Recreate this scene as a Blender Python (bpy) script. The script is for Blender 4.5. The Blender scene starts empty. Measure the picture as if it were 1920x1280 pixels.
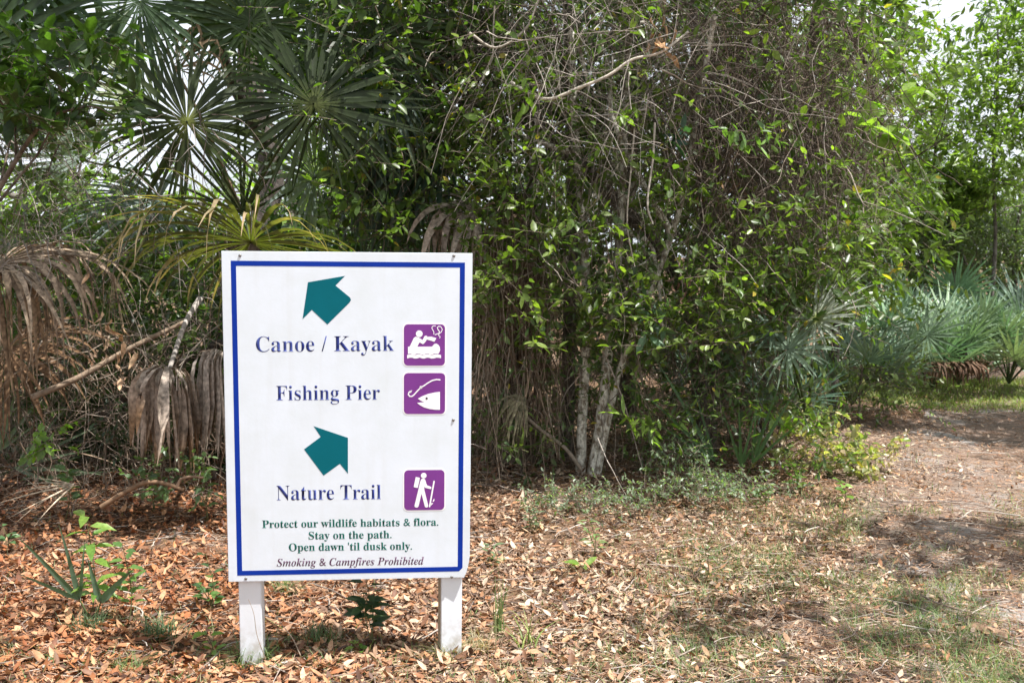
import bpy, math, random
import numpy as np
from mathutils import Vector, Matrix
random.seed(7)
RG = np.random.default_rng(11)
scene = bpy.context.scene
COL = scene.collection

# ------------------------------------------------------------------ camera, sky, sun, exposure
CAM_H = 1.55
PITCH = math.atan(160 / 2000)
cd = bpy.data.cameras.new("camera")
cd.sensor_width = 36.0
cd.lens = 37.5
cd.clip_start = 0.05
cd.clip_end = 2000
cd.dof.use_dof = True
cd.dof.focus_distance = 4.3
cd.dof.aperture_fstop = 7.1
cam = bpy.data.objects.new("camera", cd)
COL.objects.link(cam)
cam.location = (0, 0, CAM_H)
cam.rotation_euler = (math.pi / 2 - PITCH, 0, 0)
scene.camera = cam

SUN = Vector((0.60, -0.30, 1.5)).normalized()
world = bpy.data.worlds.new("World")
scene.world = world
world.use_nodes = True
wn, wl = world.node_tree.nodes, world.node_tree.links
sky = wn.new("ShaderNodeTexSky")
sky.sky_type = 'NISHITA'
sky.sun_disc = False
sky.sun_elevation = math.asin(SUN.z)
sky.sun_rotation = math.atan2(SUN.x, SUN.y)
sky.dust_density = 4.0
sky.air_density = 1.0
# thin bright cloud veil over the blue
wtc = wn.new("ShaderNodeTexCoord")
wno = wn.new("ShaderNodeTexNoise"); wno.inputs["Scale"].default_value = 2.2; wno.inputs["Detail"].default_value = 6
wrp = wn.new("ShaderNodeValToRGB")
wrp.color_ramp.elements[0].position = 0.22; wrp.color_ramp.elements[1].position = 0.44
wmx = wn.new("ShaderNodeMix"); wmx.data_type = 'RGBA'
wmx.inputs[7].default_value = (10.4, 11.0, 12.0, 1)
wl.new(wtc.outputs["Generated"], wno.inputs["Vector"])
wl.new(wno.outputs["Fac"], wrp.inputs["Fac"])
wl.new(wrp.outputs["Color"], wmx.inputs[0])
wl.new(sky.outputs["Color"], wmx.inputs[6])
bg = wn["Background"]
wl.new(wmx.outputs[2], bg.inputs["Color"])
bg.inputs["Strength"].default_value = 0.055

sl = bpy.data.lights.new("sun", 'SUN')
sl.energy = 5.0
sl.angle = math.radians(0.53)
sl.color = (1.0, 0.965, 0.93)
sun = bpy.data.objects.new("sun", sl)
COL.objects.link(sun)
sun.rotation_euler = SUN.to_track_quat('Z', 'Y').to_euler()
sun.location = (6, -3, 15)

vs = scene.view_settings
vs.view_transform = 'Standard'
vs.look = 'None'
vs.exposure = 1.08
vs.gamma = 1.0
cy = scene.cycles
cy.max_bounces = 8
cy.diffuse_bounces = 4
cy.glossy_bounces = 2
cy.transmission_bounces = 4
cy.caustics_reflective = False
cy.caustics_refractive = False

# ------------------------------------------------------------------ layout helpers
FW = np.array([0, math.cos(PITCH), -math.sin(PITCH)])
UP = np.array([0, math.sin(PITCH), math.cos(PITCH)])
RT = np.array([1.0, 0, 0])
CAMP = np.array([0, 0, CAM_H])

def ray(u, v):
    return FW + RT * ((u - 960) / 2000) + UP * ((640 - v) / 2000)

def P(u, v, y):
    """point of the place seen at photo pixel (u, v), y metres in front"""
    d = ray(u, v)
    return CAMP + d * (y / d[1])

def smooth(a, b, x):
    t = np.clip((x - a) / (b - a), 0, 1)
    return t * t * (3 - 2 * t)

def gz(x, y):
    """height of the ground"""
    x = np.asarray(x, float); y = np.asarray(y, float)
    z = 0.018 * np.sin(1.9 * x + 0.7 * y) * np.cos(1.3 * y - 0.4 * x) + 0.008 * np.sin(5.1 * x + 1) * np.sin(4.3 * y)
    bank = smooth(5.6, 7.4, y) * smooth(3.6, 2.2, x - 0.28 * (y - 7))
    z = z + 0.09 * bank
    # slight hollow worn round the sign's posts
    z = z - 0.048 * np.exp(-((x + 0.62) ** 2 / 0.8 + (y - 4.05) ** 2 / 0.5))
    return z

def G(u, v):
    d = ray(u, v); t = -CAM_H / d[2]
    for _ in range(4):
        p = CAMP + d * t
        t = (float(gz(p[0], p[1])) - CAM_H) / d[2]
    p = CAMP + d * t
    return p

def vnoise(x, y, seed=0, sc=1.0):
    """smooth value noise 0..1"""
    x = np.asarray(x, float) * sc; y = np.asarray(y, float) * sc
    xi = np.floor(x).astype(int); yi = np.floor(y).astype(int)
    fx = x - xi; fy = y - yi
    fx = fx * fx * (3 - 2 * fx); fy = fy * fy * (3 - 2 * fy)
    def h(a, b):
        n = (a * 374761393 + b * 668265263 + seed * 974634777) & 0x7fffffff
        n = ((n ^ (n >> 13)) * 1274126177) & 0x7fffffff
        return ((n ^ (n >> 16)) & 0xffff) / 65535.0
    return (h(xi, yi) * (1 - fx) + h(xi + 1, yi) * fx) * (1 - fy) + (h(xi, yi + 1) * (1 - fx) + h(xi + 1, yi + 1) * fx) * fy

def unit(a):
    a = np.asarray(a, float)
    return a / np.maximum(np.linalg.norm(a, axis=-1, keepdims=True), 1e-9)

def lerp(a, b, t):
    return np.asarray(a, float) + (np.asarray(b, float) - np.asarray(a, float)) * t

# ------------------------------------------------------------------ mesh collector
class Geo:
    def __init__(self):
        self.v = []; self.c = []; self.q = []; self.t = []; self.qm = []; self.tm = []; self.n = 0
    def add(self, v, c, quads=None, tris=None, mat=0):
        v = np.asarray(v, float).reshape(-1, 3)
        c = np.broadcast_to(np.asarray(c, float), (len(v), 3))
        self.v.append(v); self.c.append(c)
        if quads is not None and len(quads):
            q = np.asarray(quads, int).reshape(-1, 4) + self.n
            self.q.append(q); self.qm.append(np.full(len(q), mat))
        if tris is not None and len(tris):
            t = np.asarray(tris, int).reshape(-1, 3) + self.n
            self.t.append(t); self.tm.append(np.full(len(t), mat))
        self.n += len(v)
    def build(self, name, mats, parent=None, smooth_shade=True):
        me = bpy.data.meshes.new(name)
        v = np.concatenate(self.v); c = np.concatenate(self.c)
        if parent is not None:
            v = v - np.array(parent.matrix_world.translation)
        q = np.concatenate(self.q) if self.q else np.zeros((0, 4), int)
        t = np.concatenate(self.t) if self.t else np.zeros((0, 3), int)
        qm = np.concatenate(self.qm) if self.q else np.zeros(0, int)
        tm = np.concatenate(self.tm) if self.t else np.zeros(0, int)
        me.vertices.add(len(v)); me.vertices.foreach_set("co", v.astype(np.float32).ravel())
        nl = len(q) * 4 + len(t) * 3
        me.loops.add(nl)
        me.loops.foreach_set("vertex_index", np.concatenate([q.ravel(), t.ravel()]).astype(np.int32))
        me.polygons.add(len(q) + len(t))
        me.polygons.foreach_set("loop_start", np.concatenate([np.arange(len(q)) * 4, len(q) * 4 + np.arange(len(t)) * 3]).astype(np.int32))
        me.polygons.foreach_set("material_index", np.concatenate([qm, tm]).astype(np.int32))
        me.polygons.foreach_set("use_smooth", np.full(len(q) + len(t), smooth_shade))
        me.update(calc_edges=True)
        a = me.color_attributes.new("Col", 'FLOAT_COLOR', 'POINT')
        a.data.foreach_set("color", np.concatenate([c, np.ones((len(c), 1))], 1).astype(np.float32).ravel())
        for m in (mats if isinstance(mats, (list, tuple)) else [mats]):
            me.materials.append(m)
        o = bpy.data.objects.new(name, me)
        COL.objects.link(o)
        if parent is not None:
            o.parent = parent
        return o

def tag(o, label=None, cat=None, group=None, kind=None):
    if label: o["label"] = label
    if cat: o["category"] = cat
    if group: o["group"] = group
    if kind: o["kind"] = kind
    return o

def thing(name, label, cat, loc=(0, 0, 0), group=None):
    o = bpy.data.objects.new(name, None)
    COL.objects.link(o)
    o.location = tuple(float(k) for k in loc)
    o.matrix_world = Matrix.Translation(o.location)
    o.empty_display_size = 0.1
    return tag(o, label, cat, group)

# ------------------------------------------------------------------ materials
def new_mat(name):
    m = bpy.data.materials.new(name); m.use_nodes = True
    return m, m.node_tree.nodes, m.node_tree.links, m.node_tree.nodes["Principled BSDF"]

def veg_mat(name, rough=0.45, spec=0.5, trans=0.35, tint=(1.25, 1.3, 0.55), noise=0.25, nscale=60):
    m, n, l, b = new_mat(name)
    at = n.new("ShaderNodeAttribute"); at.attribute_name = "Col"
    nz = n.new("ShaderNodeTexNoise"); nz.inputs["Scale"].default_value = nscale; nz.inputs["Detail"].default_value = 3
    tc = n.new("ShaderNodeTexCoord"); l.new(tc.outputs["Object"], nz.inputs["Vector"])
    mr = n.new("ShaderNodeMapRange"); mr.inputs["To Min"].default_value = 1 - noise; mr.inputs["To Max"].default_value = 1 + noise
    mr.inputs["From Min"].default_value = 0.3; mr.inputs["From Max"].default_value = 0.7
    l.new(nz.outputs["Fac"], mr.inputs["Value"])
    mx = n.new("ShaderNodeVectorMath"); mx.operation = 'SCALE'
    l.new(at.outputs["Color"], mx.inputs[0]); l.new(mr.outputs["Result"], mx.inputs["Scale"])
    l.new(mx.outputs[0], b.inputs["Base Color"])
    b.inputs["Roughness"].default_value = rough
    b.inputs["Specular IOR Level"].default_value = spec
    if trans > 0:
        tr = n.new("ShaderNodeBsdfTranslucent")
        tm = n.new("ShaderNodeVectorMath"); tm.operation = 'MULTIPLY'; tm.inputs[1].default_value = tint
        l.new(mx.outputs[0], tm.inputs[0]); l.new(tm.outputs[0], tr.inputs["Color"])
        ms = n.new("ShaderNodeMixShader"); ms.inputs["Fac"].default_value = trans
        l.new(b.outputs[0], ms.inputs[1]); l.new(tr.outputs[0], ms.inputs[2])
        l.new(ms.outputs[0], n["Material Output"].inputs["Surface"])
    return m

M_LEAF = veg_mat("leaf", 0.38, 0.5, 0.42, (1.8, 2.2, 0.6))
M_PALM = veg_mat("palm_leaf", 0.45, 0.35, 0.34, (1.9, 2.2, 0.5), 0.22, 30)
M_PALMETTO = veg_mat("palmetto_leaf", 0.36, 0.55, 0.16, (1.3, 1.5, 0.8), 0.2, 30)
M_DEAD = veg_mat("dead_leaf", 0.8, 0.2, 0.15, (1.2, 1.0, 0.8), 0.55, 38)
M_WOOD = veg_mat("bare_twig", 0.85, 0.2, 0.0, noise=0.35, nscale=35)
M_LITTER = veg_mat("litter_leaf", 0.6, 0.35, 0.12, (1.2, 1.0, 0.7), 0.25, 70)
M_GRASS = veg_mat("grass_blade", 0.5, 0.4, 0.35, (1.4, 1.5, 0.6), 0.2, 30)

def bark_mat(name, pale=True):
    m, n, l, b = new_mat(name)
    at = n.new("ShaderNodeAttribute"); at.attribute_name = "Col"
    tc = n.new("ShaderNodeTexCoord")
    mp = n.new("ShaderNodeMapping"); mp.inputs["Scale"].default_value = (1, 1, 0.6)
    l.new(tc.outputs["Object"], mp.inputs[0])
    n1 = n.new("ShaderNodeTexNoise"); n1.inputs["Scale"].default_value = 24; n1.inputs["Detail"].default_value = 6; n1.inputs["Roughness"].default_value = 0.7
    l.new(mp.outputs[0], n1.inputs["Vector"])
    r = n.new("ShaderNodeValToRGB")
    e = r.color_ramp.elements
    e[0].position = 0.40; e[1].position = 0.58
    e[0].color = (0.25, 0.2, 0.14, 1) if pale else (0.45, 0.4, 0.35, 1)
    e[1].color = (1.25, 1.25, 1.2, 1) if pale else (1.2, 1.2, 1.2, 1)
    l.new(n1.outputs["Fac"], r.inputs["Fac"])
    mx = n.new("ShaderNodeVectorMath"); mx.operation = 'MULTIPLY'
    l.new(at.outputs["Color"], mx.inputs[0]); l.new(r.outputs["Color"], mx.inputs[1])
    l.new(mx.outputs[0], b.inputs["Base Color"])
    b.inputs["Roughness"].default_value = 0.9
    n2 = n.new("ShaderNodeTexNoise"); n2.inputs["Scale"].default_value = 60; n2.inputs["Detail"].default_value = 5
    l.new(mp.outputs[0], n2.inputs["Vector"])
    bp = n.new("ShaderNodeBump"); bp.inputs["Strength"].default_value = 0.7; bp.inputs["Distance"].default_value = 0.01
    l.new(n2.outputs["Fac"], bp.inputs["Height"]); l.new(bp.outputs[0], b.inputs["Normal"])
    return m
M_PALEBARK = bark_mat("lichen_bark", True)
M_BARK = bark_mat("dark_bark", False)

# ------------------------------------------------------------------ plant builders
def strands(g, pts, rad, col, sides=3, mat=0):
    """tubes: pts (n,k,3), rad (n,k) or (n,1), col (n,3) or (3,)"""
    pts = np.asarray(pts, float); n, k, _ = pts.shape
    rad = np.broadcast_to(np.asarray(rad, float), (n, k))
    d = np.gradient(pts, axis=1); d = unit(d)
    ref = np.where(np.abs(d[:, :1, 2:3]) > 0.8, np.array([[[1.0, 0.1, 0]]]), np.array([[[0, 0.1, 1.0]]]))
    ref = np.broadcast_to(ref, d.shape)
    a = unit(np.cross(d, ref)); b = np.cross(d, a)
    ang = np.arange(sides) * 2 * np.pi / sides
    ring = a[:, :, None, :] * np.cos(ang)[None, None, :, None] + b[:, :, None, :] * np.sin(ang)[None, None, :, None]
    v = pts[:, :, None, :] + ring * rad[:, :, None, None]
    idx = np.arange(n * k * sides).reshape(n, k, sides)
    nx = np.roll(idx, -1, axis=2)
    q = np.stack([idx[:, :-1], nx[:, :-1], nx[:, 1:], idx[:, 1:]], -1).reshape(-1, 4)
    col = np.asarray(col, float)
    if col.ndim == 1: col = np.broadcast_to(col, (n, 3))
    c = np.broadcast_to(col[:, None, None, :], (n, k, sides, 3)).reshape(-1, 3)
    g.add(v.reshape(-1, 3), c, quads=q, mat=mat)

def tube(g, pts, r0, r1, col, sides=8, mat=0, sub=3, bumps=0.0):
    """one tapered limb through the given points (Catmull-Rom)"""
    p = np.asarray(pts, float)
    if len(p) > 2:
        q = []
        pp = np.vstack([2 * p[0] - p[1], p, 2 * p[-1] - p[-2]])
        for i in range(1, len(pp) - 2):
            for s in range(sub):
                t = s / sub
                a, b, c, d = pp[i - 1], pp[i], pp[i + 1], pp[i + 2]
                q.append(0.5 * ((2 * b) + (c - a) * t + (2 * a - 5 * b + 4 * c - d) * t * t + (3 * b - a - 3 * c + d) * t ** 3))
        q.append(p[-1]); p = np.array(q)
    r = np.linspace(r0, r1, len(p))
    if bumps: r = r * (1 + bumps * RG.uniform(-1, 1, len(p)))
    strands(g, p[None], r[None], np.asarray(col, float), sides, mat)
    return p

LEAF_T = np.array([0, .28, .62, 1.0]); LEAF_W = np.array([0, .92, .85, 0])
def leaves(g, pos, dirs, nrm, length, ratio, col, fold=0.25, curl=0.15, mat=0):
    """folded oval leaves, one pair of quads each"""
    pos = np.asarray(pos, float); n = len(pos)
    d = unit(dirs); s = unit(np.cross(d, nrm)); u = np.cross(s, d)
    L = np.broadcast_to(np.asarray(length, float), (n,))[:, None]
    W = L * np.broadcast_to(np.asarray(ratio, float), (n,))[:, None] * 0.5
    cu = np.broadcast_to(np.asarray(curl, float), (n,))[:, None]
    fo = np.broadcast_to(np.asarray(fold, float), (n,))[:, None]
    def at(t, w):
        return pos + d * L * t + s * W * w + u * (W * abs(w) * fo - cu * L * t * t)
    v = np.stack([at(0, 0), at(.28, -.92), at(.66, -.85), at(1, 0), at(.66, .85), at(.28, .92), at(.5, 0)], 1)
    b = np.arange(n)[:, None] * 7
    q = np.concatenate([b + np.array([[0, 6, 2, 1]]), b + np.array([[0, 5, 4, 6]])])
    t = np.concatenate([b + np.array([[6, 3, 2]]), b + np.array([[6, 4, 3]])])
    col = np.asarray(col, float)
    if col.ndim == 1: col = np.broadcast_to(col, (n, 3))
    g.add(v.reshape(-1, 3), np.repeat(col, 7, axis=0), quads=q, tris=t, mat=mat)

def ribbons(g, pts, side, nrm, width, col, fold=0.3, mat=0):
    """folded strips: pts/side/nrm (n,k,3), width (n,k), col (n,k,3)"""
    n, k, _ = pts.shape
    w = width[..., None] * 0.5
    v = np.stack([pts - side * w + nrm * w * fold, pts, pts + side * w + nrm * w * fold], 2)
    idx = np.arange(n * k * 3).reshape(n, k, 3)
    q = np.concatenate([np.stack([idx[:, :-1, j], idx[:, :-1, j + 1], idx[:, 1:, j + 1], idx[:, 1:, j]], -1).reshape(-1, 4) for j in (0, 1)])
    c = np.broadcast_to(col[:, :, None, :], (n, k, 3, 3)).reshape(-1, 3)
    g.add(v.reshape(-1, 3), c, quads=q, mat=mat)

def frond(g, hub, axis, normal, R, n=38, spread=300, droop=0.4, col=(.03, .07, .025), tipcol=None, hubcol=None,
          split=0.42, jit=0.10, fold=0.35, k=9, p=1.6, width=1.0, mat=0, rnd=RG, short=0.25, torn=0.0, cup=0.0, uneven=0.18):
    """fan palm blade: pleated fused middle, separate tapering leaflets that droop"""
    a = unit(axis); nn = np.asarray(normal, float); nn = unit(nn - a * (nn @ a)); s = np.cross(nn, a)
    sp = math.radians(spread)
    ph = np.sort(np.linspace(-sp / 2, sp / 2, n) + rnd.normal(0, sp / n * uneven, n))
    d0 = np.cos(ph)[:, None] * a + np.sin(ph)[:, None] * s + nn * (0.06 * np.cos(np.arange(n) * math.pi) + cup)[:, None]
    d0 = unit(d0 + rnd.normal(0, jit * 0.16, (n, 3)))
    Rl = R * (1 - short * np.abs(ph / (sp / 2)) ** 2) * rnd.uniform(0.86, 1.08, n)
    if torn > 0:
        Rl = np.where(rnd.uniform(size=n) < torn, Rl * rnd.uniform(0.45, 0.8, n), Rl)
    dr = droop * rnd.uniform(0.6, 1.4, n)
    t = np.linspace(0, 1, k)
    pts = np.zeros((n, k, 3)); dd = np.zeros((n, k, 3))
    cur = np.tile(np.asarray(hub, float), (n, 1)) + d0 * 0.005
    down = np.array([0, 0, -1.0])
    wob = unit(rnd.normal(size=(n, 3))) * jit
    for i in range(k):
        gfac = np.clip(dr * t[i] ** p, 0, 0.97)[:, None]
        dv = unit(d0 * (1 - gfac) + down * gfac + wob * t[i])
        pts[:, i] = cur; dd[:, i] = dv
        cur = cur + dv * (Rl / (k - 1))[:, None]
    nb = np.broadcast_to(nn, dd.shape)
    side = unit(np.cross(dd, nb) + 1e-4); nrm = np.cross(side, dd)
    dphi = np.maximum(np.abs(np.gradient(ph)), sp / n * .7)[:, None] * 1.08
    ds = sp / n
    full = (Rl[:, None] * t[None] + .008) * dphi * 1.08
    wmax = Rl[:, None] * split * (.5 * dphi + .5 * ds)
    w = np.where(t[None] < split, full * 1.02, wmax * np.clip((1 - t[None]) / (1 - split), 0, 1) ** 0.75) * width
    w[:, 0] = np.maximum(w[:, 0], 0.004)
    w = np.maximum(w, 0.0012)
    c0 = np.asarray(col, float)
    c = np.broadcast_to(c0, (n, k, 3)) * rnd.uniform(0.78, 1.22, (n, 1, 1))
    if tipcol is not None:
        f = np.clip((t[None] - rnd.uniform(.45, .9, (n, 1))) / 0.25, 0, 1)[..., None]
        c = c * (1 - f) + np.asarray(tipcol, float) * f
    if hubcol is not None:
        f = np.clip(1 - t[None] / 0.22, 0, 1)[..., None] * np.ones((n, 1, 1))
        c = c * (1 - f) + np.asarray(hubcol, float) * f
    ribbons(g, pts, side, nrm, w, c, fold, mat)

def jitter_cols(palette, n, var=0.2):
    pal = np.asarray(palette, float)
    i = RG.integers(0, len(pal), n); j = RG.integers(0, len(pal), n); t = RG.uniform(0, 1, (n, 1))
    return (pal[i] * (1 - t) + pal[j] * t) * RG.uniform(1 - var, 1 + var, (n, 1))

def clumps(g, centers, m, size, palette, leaf_mat=0, wood_mat=1, twig=0.28, ratio=0.42, dirbias=None, upward=0.5,
           odd=None, oddp=0.0, twigcol=(.16, .13, .10), fan=0.9, hang=0.0, twr=0.0022):
    """leafy twigs: each centre gets a thin twig carrying m leaves"""
    c = np.asarray(centers, float); n = len(c)
    td = RG.normal(size=(n, 3)); td[:, 2] = td[:, 2] * 0.6 + upward * 0.6 - hang
    if dirbias is not None: td = td + dirbias
    td = unit(td)
    ln = twig * RG.uniform(0.6, 1.3, n)
    tt = np.linspace(0, 1, 4)
    bend = unit(RG.normal(size=(n, 3))) * 0.12
    tp = c[:, None] + td[:, None] * (ln[:, None] * tt)[..., None] + bend[:, None] * (ln[:, None] * tt ** 2)[..., None]
    strands(g, tp, np.linspace(1, 0.45, 4)[None] * twr, np.asarray(twigcol) , 3, wood_mat)
    t = np.clip(np.linspace(0.15, 1.0, m)[None] + RG.uniform(-.08, .08, (n, m)), 0.05, 1)
    pos = c[:, None] + td[:, None] * (ln[:, None] * t)[..., None] + bend[:, None] * (ln[:, None] * t ** 2)[..., None]
    rd = unit(RG.normal(size=(n, m, 3)))
    ld = unit(td[:, None] * 0.75 + rd * fan + np.array([0, 0, -0.12 - hang * 0.4]))
    nm = unit(np.array([0, 0, 1.0]) + RG.normal(0, 0.55, (n, m, 3)))
    base = jitter_cols(palette, n, 0.22)
    lc = np.repeat(base, m, 0) * RG.uniform(0.8, 1.2, (n * m, 1))
    if odd is not None:
        mk = RG.uniform(size=n * m) < oddp
        lc[mk] = np.asarray(odd, float) * RG.uniform(0.7, 1.2, (mk.sum(), 1))
    L = size * np.repeat(RG.uniform(.75, 1.3, n), m) * RG.uniform(0.55, 1.25, n * m)
    leaves(g, pos.reshape(-1, 3), ld.reshape(-1, 3), nm.reshape(-1, 3), L, ratio * RG.uniform(.8, 1.2, n * m), lc,
           fold=RG.uniform(.1, .5, n * m), curl=RG.uniform(-.05, .3, n * m), mat=leaf_mat)

def in_ellipsoid(c, r, n, gap=0.0, gsc=2.2, seed=1, shell=0.0):
    c = np.asarray(c, float); r = np.asarray(r, float)
    out = np.zeros((0, 3))
    while len(out) < n:
        d = unit(RG.normal(size=(n * 2, 3))) * (RG.uniform(shell ** 3, 1, (n * 2, 1)) ** (1 / 3))
        p = c + d * r
        if gap > 0:
            w = 0.5 * vnoise(p[:, 0], p[:, 2], seed, gsc) + 0.5 * vnoise(p[:, 1] + 7, p[:, 2], seed + 5, gsc)
            p = p[w > gap]
        out = np.vstack([out, p])
    return out[:n]

def tree(name, label, cat, base, top, r0, blobs, leaf, palette, m=9, bark=None, barkcol=(.12, .10, .08), group=None,
         limbs=9, gap=0.42, twig=0.3, ratio=0.42, odd=None, oddp=0.0, wob=0.12, hang=0.0, upward=0.5, seed=1, stems=None, twr=0.0022, gsc=2.2):
    """trunk with limbs + crown of leafy twigs. blobs = [(centre, radii, clump count)]"""
    bx, by = base
    b = np.array([bx, by, float(gz(bx, by)) - 0.05]); tp = np.asarray(top, float)
    root = thing(name, label, cat, b, group)
    g = Geo()
    if stems is None:
        ts = np.linspace(0, 1, 6)[:, None]
        pts = b + (tp - b) * ts + RG.normal(0, wob, (6, 3)) * np.array([1, 1, .2]) * np.sin(ts * math.pi)
        stems = [(pts, r0, r0 * 0.35)]
    sp = []
    for pts, ra, rb in stems:
        sp.append(tube(g, pts, ra, rb, barkcol, 9, 0, 3, 0.06))
    cen = [in_ellipsoid(c, r, k, gap, gsc, seed + i) for i, (c, r, k) in enumerate(blobs)]
    allc = np.vstack(cen)
    for i in range(limbs):
        st = sp[i % len(sp)]
        a = st[int(len(st) * RG.uniform(0.45, 0.98))]
        e = allc[RG.integers(len(allc))]
        mid = lerp(a, e, 0.5) + RG.normal(0, 0.12, 3) * np.linalg.norm(e - a) + np.array([0, 0, 0.08])
        rr = r0 * RG.uniform(.22, .42)
        q = tube(g, [a, mid, e], rr, rr * 0.25, barkcol, 6, 0, 3)
        for _ in range(3):
            a2 = q[int(len(q) * RG.uniform(0.3, 0.9))]; e2 = allc[np.argmin(np.linalg.norm(allc - (a2 + RG.normal(0, .5, 3)), axis=1))]
            tube(g, [a2, lerp(a2, e2, .5) + RG.normal(0, .06, 3), e2], rr * .35, rr * .12, barkcol, 4, 0, 2)
    g.build("trunk", bark or M_BARK, root)
    g2 = Geo()
    clumps(g2, allc, m, leaf, palette, 0, 1, twig, ratio, None, upward, odd, oddp, hang=hang, twr=twr)
    g2.build("crown", [M_LEAF, M_WOOD], root)
    return root
# ------------------------------------------------------------------ the sign
def flat_mat(name, col, rough=0.4, dirt=0.0, spec=0.5, fade=None):
    m, n, l, b = new_mat(name)
    b.inputs["Roughness"].default_value = rough
    b.inputs["Specular IOR Level"].default_value = spec
    tc = n.new("ShaderNodeTexCoord")
    nz = n.new("ShaderNodeTexNoise"); nz.inputs["Scale"].default_value = 6; nz.inputs["Detail"].default_value = 7; nz.inputs["Roughness"].default_value = 0.65
    l.new(tc.outputs["Object"], nz.inputs["Vector"])
    r = n.new("ShaderNodeValToRGB")
    r.color_ramp.elements[0].position = 0.35; r.color_ramp.elements[1].position = 0.62
    d = 1 - dirt
    r.color_ramp.elements[0].color = (col[0] * d, col[1] * d, col[2] * d * 0.97, 1)
    r.color_ramp.elements[1].color = (*col, 1)
    l.new(nz.outputs["Fac"], r.inputs["Fac"])
    out = r.outputs["Color"]
    if fade is not None:
        n3 = n.new("ShaderNodeTexNoise"); n3.inputs["Scale"].default_value = 11; n3.inputs["Detail"].default_value = 4
        l.new(tc.outputs["Object"], n3.inputs["Vector"])
        r3 = n.new("ShaderNodeValToRGB"); r3.color_ramp.elements[0].position = 0.47; r3.color_ramp.elements[1].position = 0.72
        l.new(n3.outputs["Fac"], r3.inputs["Fac"])
        mx = n.new("ShaderNodeMix"); mx.data_type = 'RGBA'; mx.inputs[7].default_value = (*fade, 1)
        l.new(r3.outputs["Color"], mx.inputs[0]); l.new(out, mx.inputs[6]); out = mx.outputs[2]
    l.new(out, b.inputs["Base Color"])
    n2 = n.new("ShaderNodeTexNoise"); n2.inputs["Scale"].default_value = 90; n2.inputs["Detail"].default_value = 3
    l.new(tc.outputs["Object"], n2.inputs["Vector"])
    bp = n.new("ShaderNodeBump"); bp.inputs["Strength"].default_value = 0.06; bp.inputs["Distance"].default_value = 0.004
    l.new(n2.outputs["Fac"], bp.inputs["Height"]); l.new(bp.outputs[0], b.inputs["Normal"])
    return m

M_BOARD = flat_mat("white_board_paint", (0.675, 0.735, 0.80), 0.42, 0.07)
def weather(m, low=0.0, streak=0.25, tone=(.42, .40, .32)):
    """rain streaks all over and soil splash towards the foot"""
    n, l = m.node_tree.nodes, m.node_tree.links
    b = n["Principled BSDF"]; src = b.inputs["Base Color"].links[0].from_socket
    tc = n.new("ShaderNodeTexCoord")
    mp = n.new("ShaderNodeMapping"); mp.inputs["Scale"].default_value = (16, 16, 0.9); l.new(tc.outputs["Object"], mp.inputs[0])
    a = n.new("ShaderNodeTexNoise"); a.inputs["Scale"].default_value = 1.6; a.inputs["Detail"].default_value = 5; l.new(mp.outputs[0], a.inputs["Vector"])
    r = n.new("ShaderNodeMapRange"); r.inputs["From Min"].default_value = .52; r.inputs["From Max"].default_value = .78; r.inputs["To Max"].default_value = streak
    l.new(a.outputs["Fac"], r.inputs["Value"])
    fac = r.outputs["Result"]
    if low > 0:
        sp = n.new("ShaderNodeSeparateXYZ"); l.new(tc.outputs["Generated"], sp.inputs[0])
        q = n.new("ShaderNodeMapRange"); q.inputs["From Min"].default_value = low; q.inputs["From Max"].default_value = 0.06; q.inputs["To Max"].default_value = .9
        l.new(sp.outputs["Z"], q.inputs["Value"])
        z = n.new("ShaderNodeTexNoise"); z.inputs["Scale"].default_value = 26; z.inputs["Detail"].default_value = 6; l.new(tc.outputs["Object"], z.inputs["Vector"])
        zr = n.new("ShaderNodeMapRange"); zr.inputs["From Min"].default_value = .38; zr.inputs["From Max"].default_value = .62; l.new(z.outputs["Fac"], zr.inputs["Value"])
        mu = n.new("ShaderNodeMath"); mu.operation = 'MULTIPLY'; l.new(q.outputs["Result"], mu.inputs[0]); l.new(zr.outputs["Result"], mu.inputs[1])
        mxm = n.new("ShaderNodeMath"); mxm.operation = 'MAXIMUM'; l.new(mu.outputs[0], mxm.inputs[0]); l.new(fac, mxm.inputs[1]); fac = mxm.outputs[0]
    mx = n.new("ShaderNodeMix"); mx.data_type = 'RGBA'; mx.inputs[7].default_value = (*tone, 1)
    l.new(fac, mx.inputs[0]); l.new(src, mx.inputs[6]); l.new(mx.outputs[2], b.inputs["Base Color"])
weather(M_BOARD, 0, .11)
M_POST = flat_mat("white_post_paint", (0.73, 0.77, 0.82), 0.5, 0.07)
weather(M_POST, .20, .3, (.33, .27, .19))
M_BLUE = flat_mat("blue_border_paint", (0.004, 0.032, 0.30), 0.7, 0.1, 0.12)
M_TEAL = flat_mat("teal_arrow_vinyl", (0.0, 0.115, 0.15), 0.7, 0.08, 0.12)
M_PURPLE = flat_mat("purple_plate", (0.185, 0.042, 0.245), 0.7, 0.12, 0.15)
M_NAVY = flat_mat("navy_lettering", (0.010, 0.022, 0.16), 0.5, 0.1, 0.3, fade=(0.07, 0.10, 0.30))
M_GREENT = flat_mat("green_lettering", (0.006, 0.105, 0.085), 0.55, 0.08, 0.2)
M_PLUM = flat_mat("plum_lettering", (0.085, 0.03, 0.075), 0.45, 0.1)
M_WHITE = flat_mat("white_vinyl", (0.85, 0.85, 0.87), 0.4, 0.03)
M_EYE = flat_mat("dark_dot", (0.03, 0.03, 0.04), 0.5)
M_SCREW, _n, _l, _b = new_mat("weathered_screw")
_b.inputs["Base Color"].default_value = (0.22, 0.21, 0.2, 1); _b.inputs["Metallic"].default_value = 0.7; _b.inputs["Roughness"].default_value = 0.5
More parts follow.
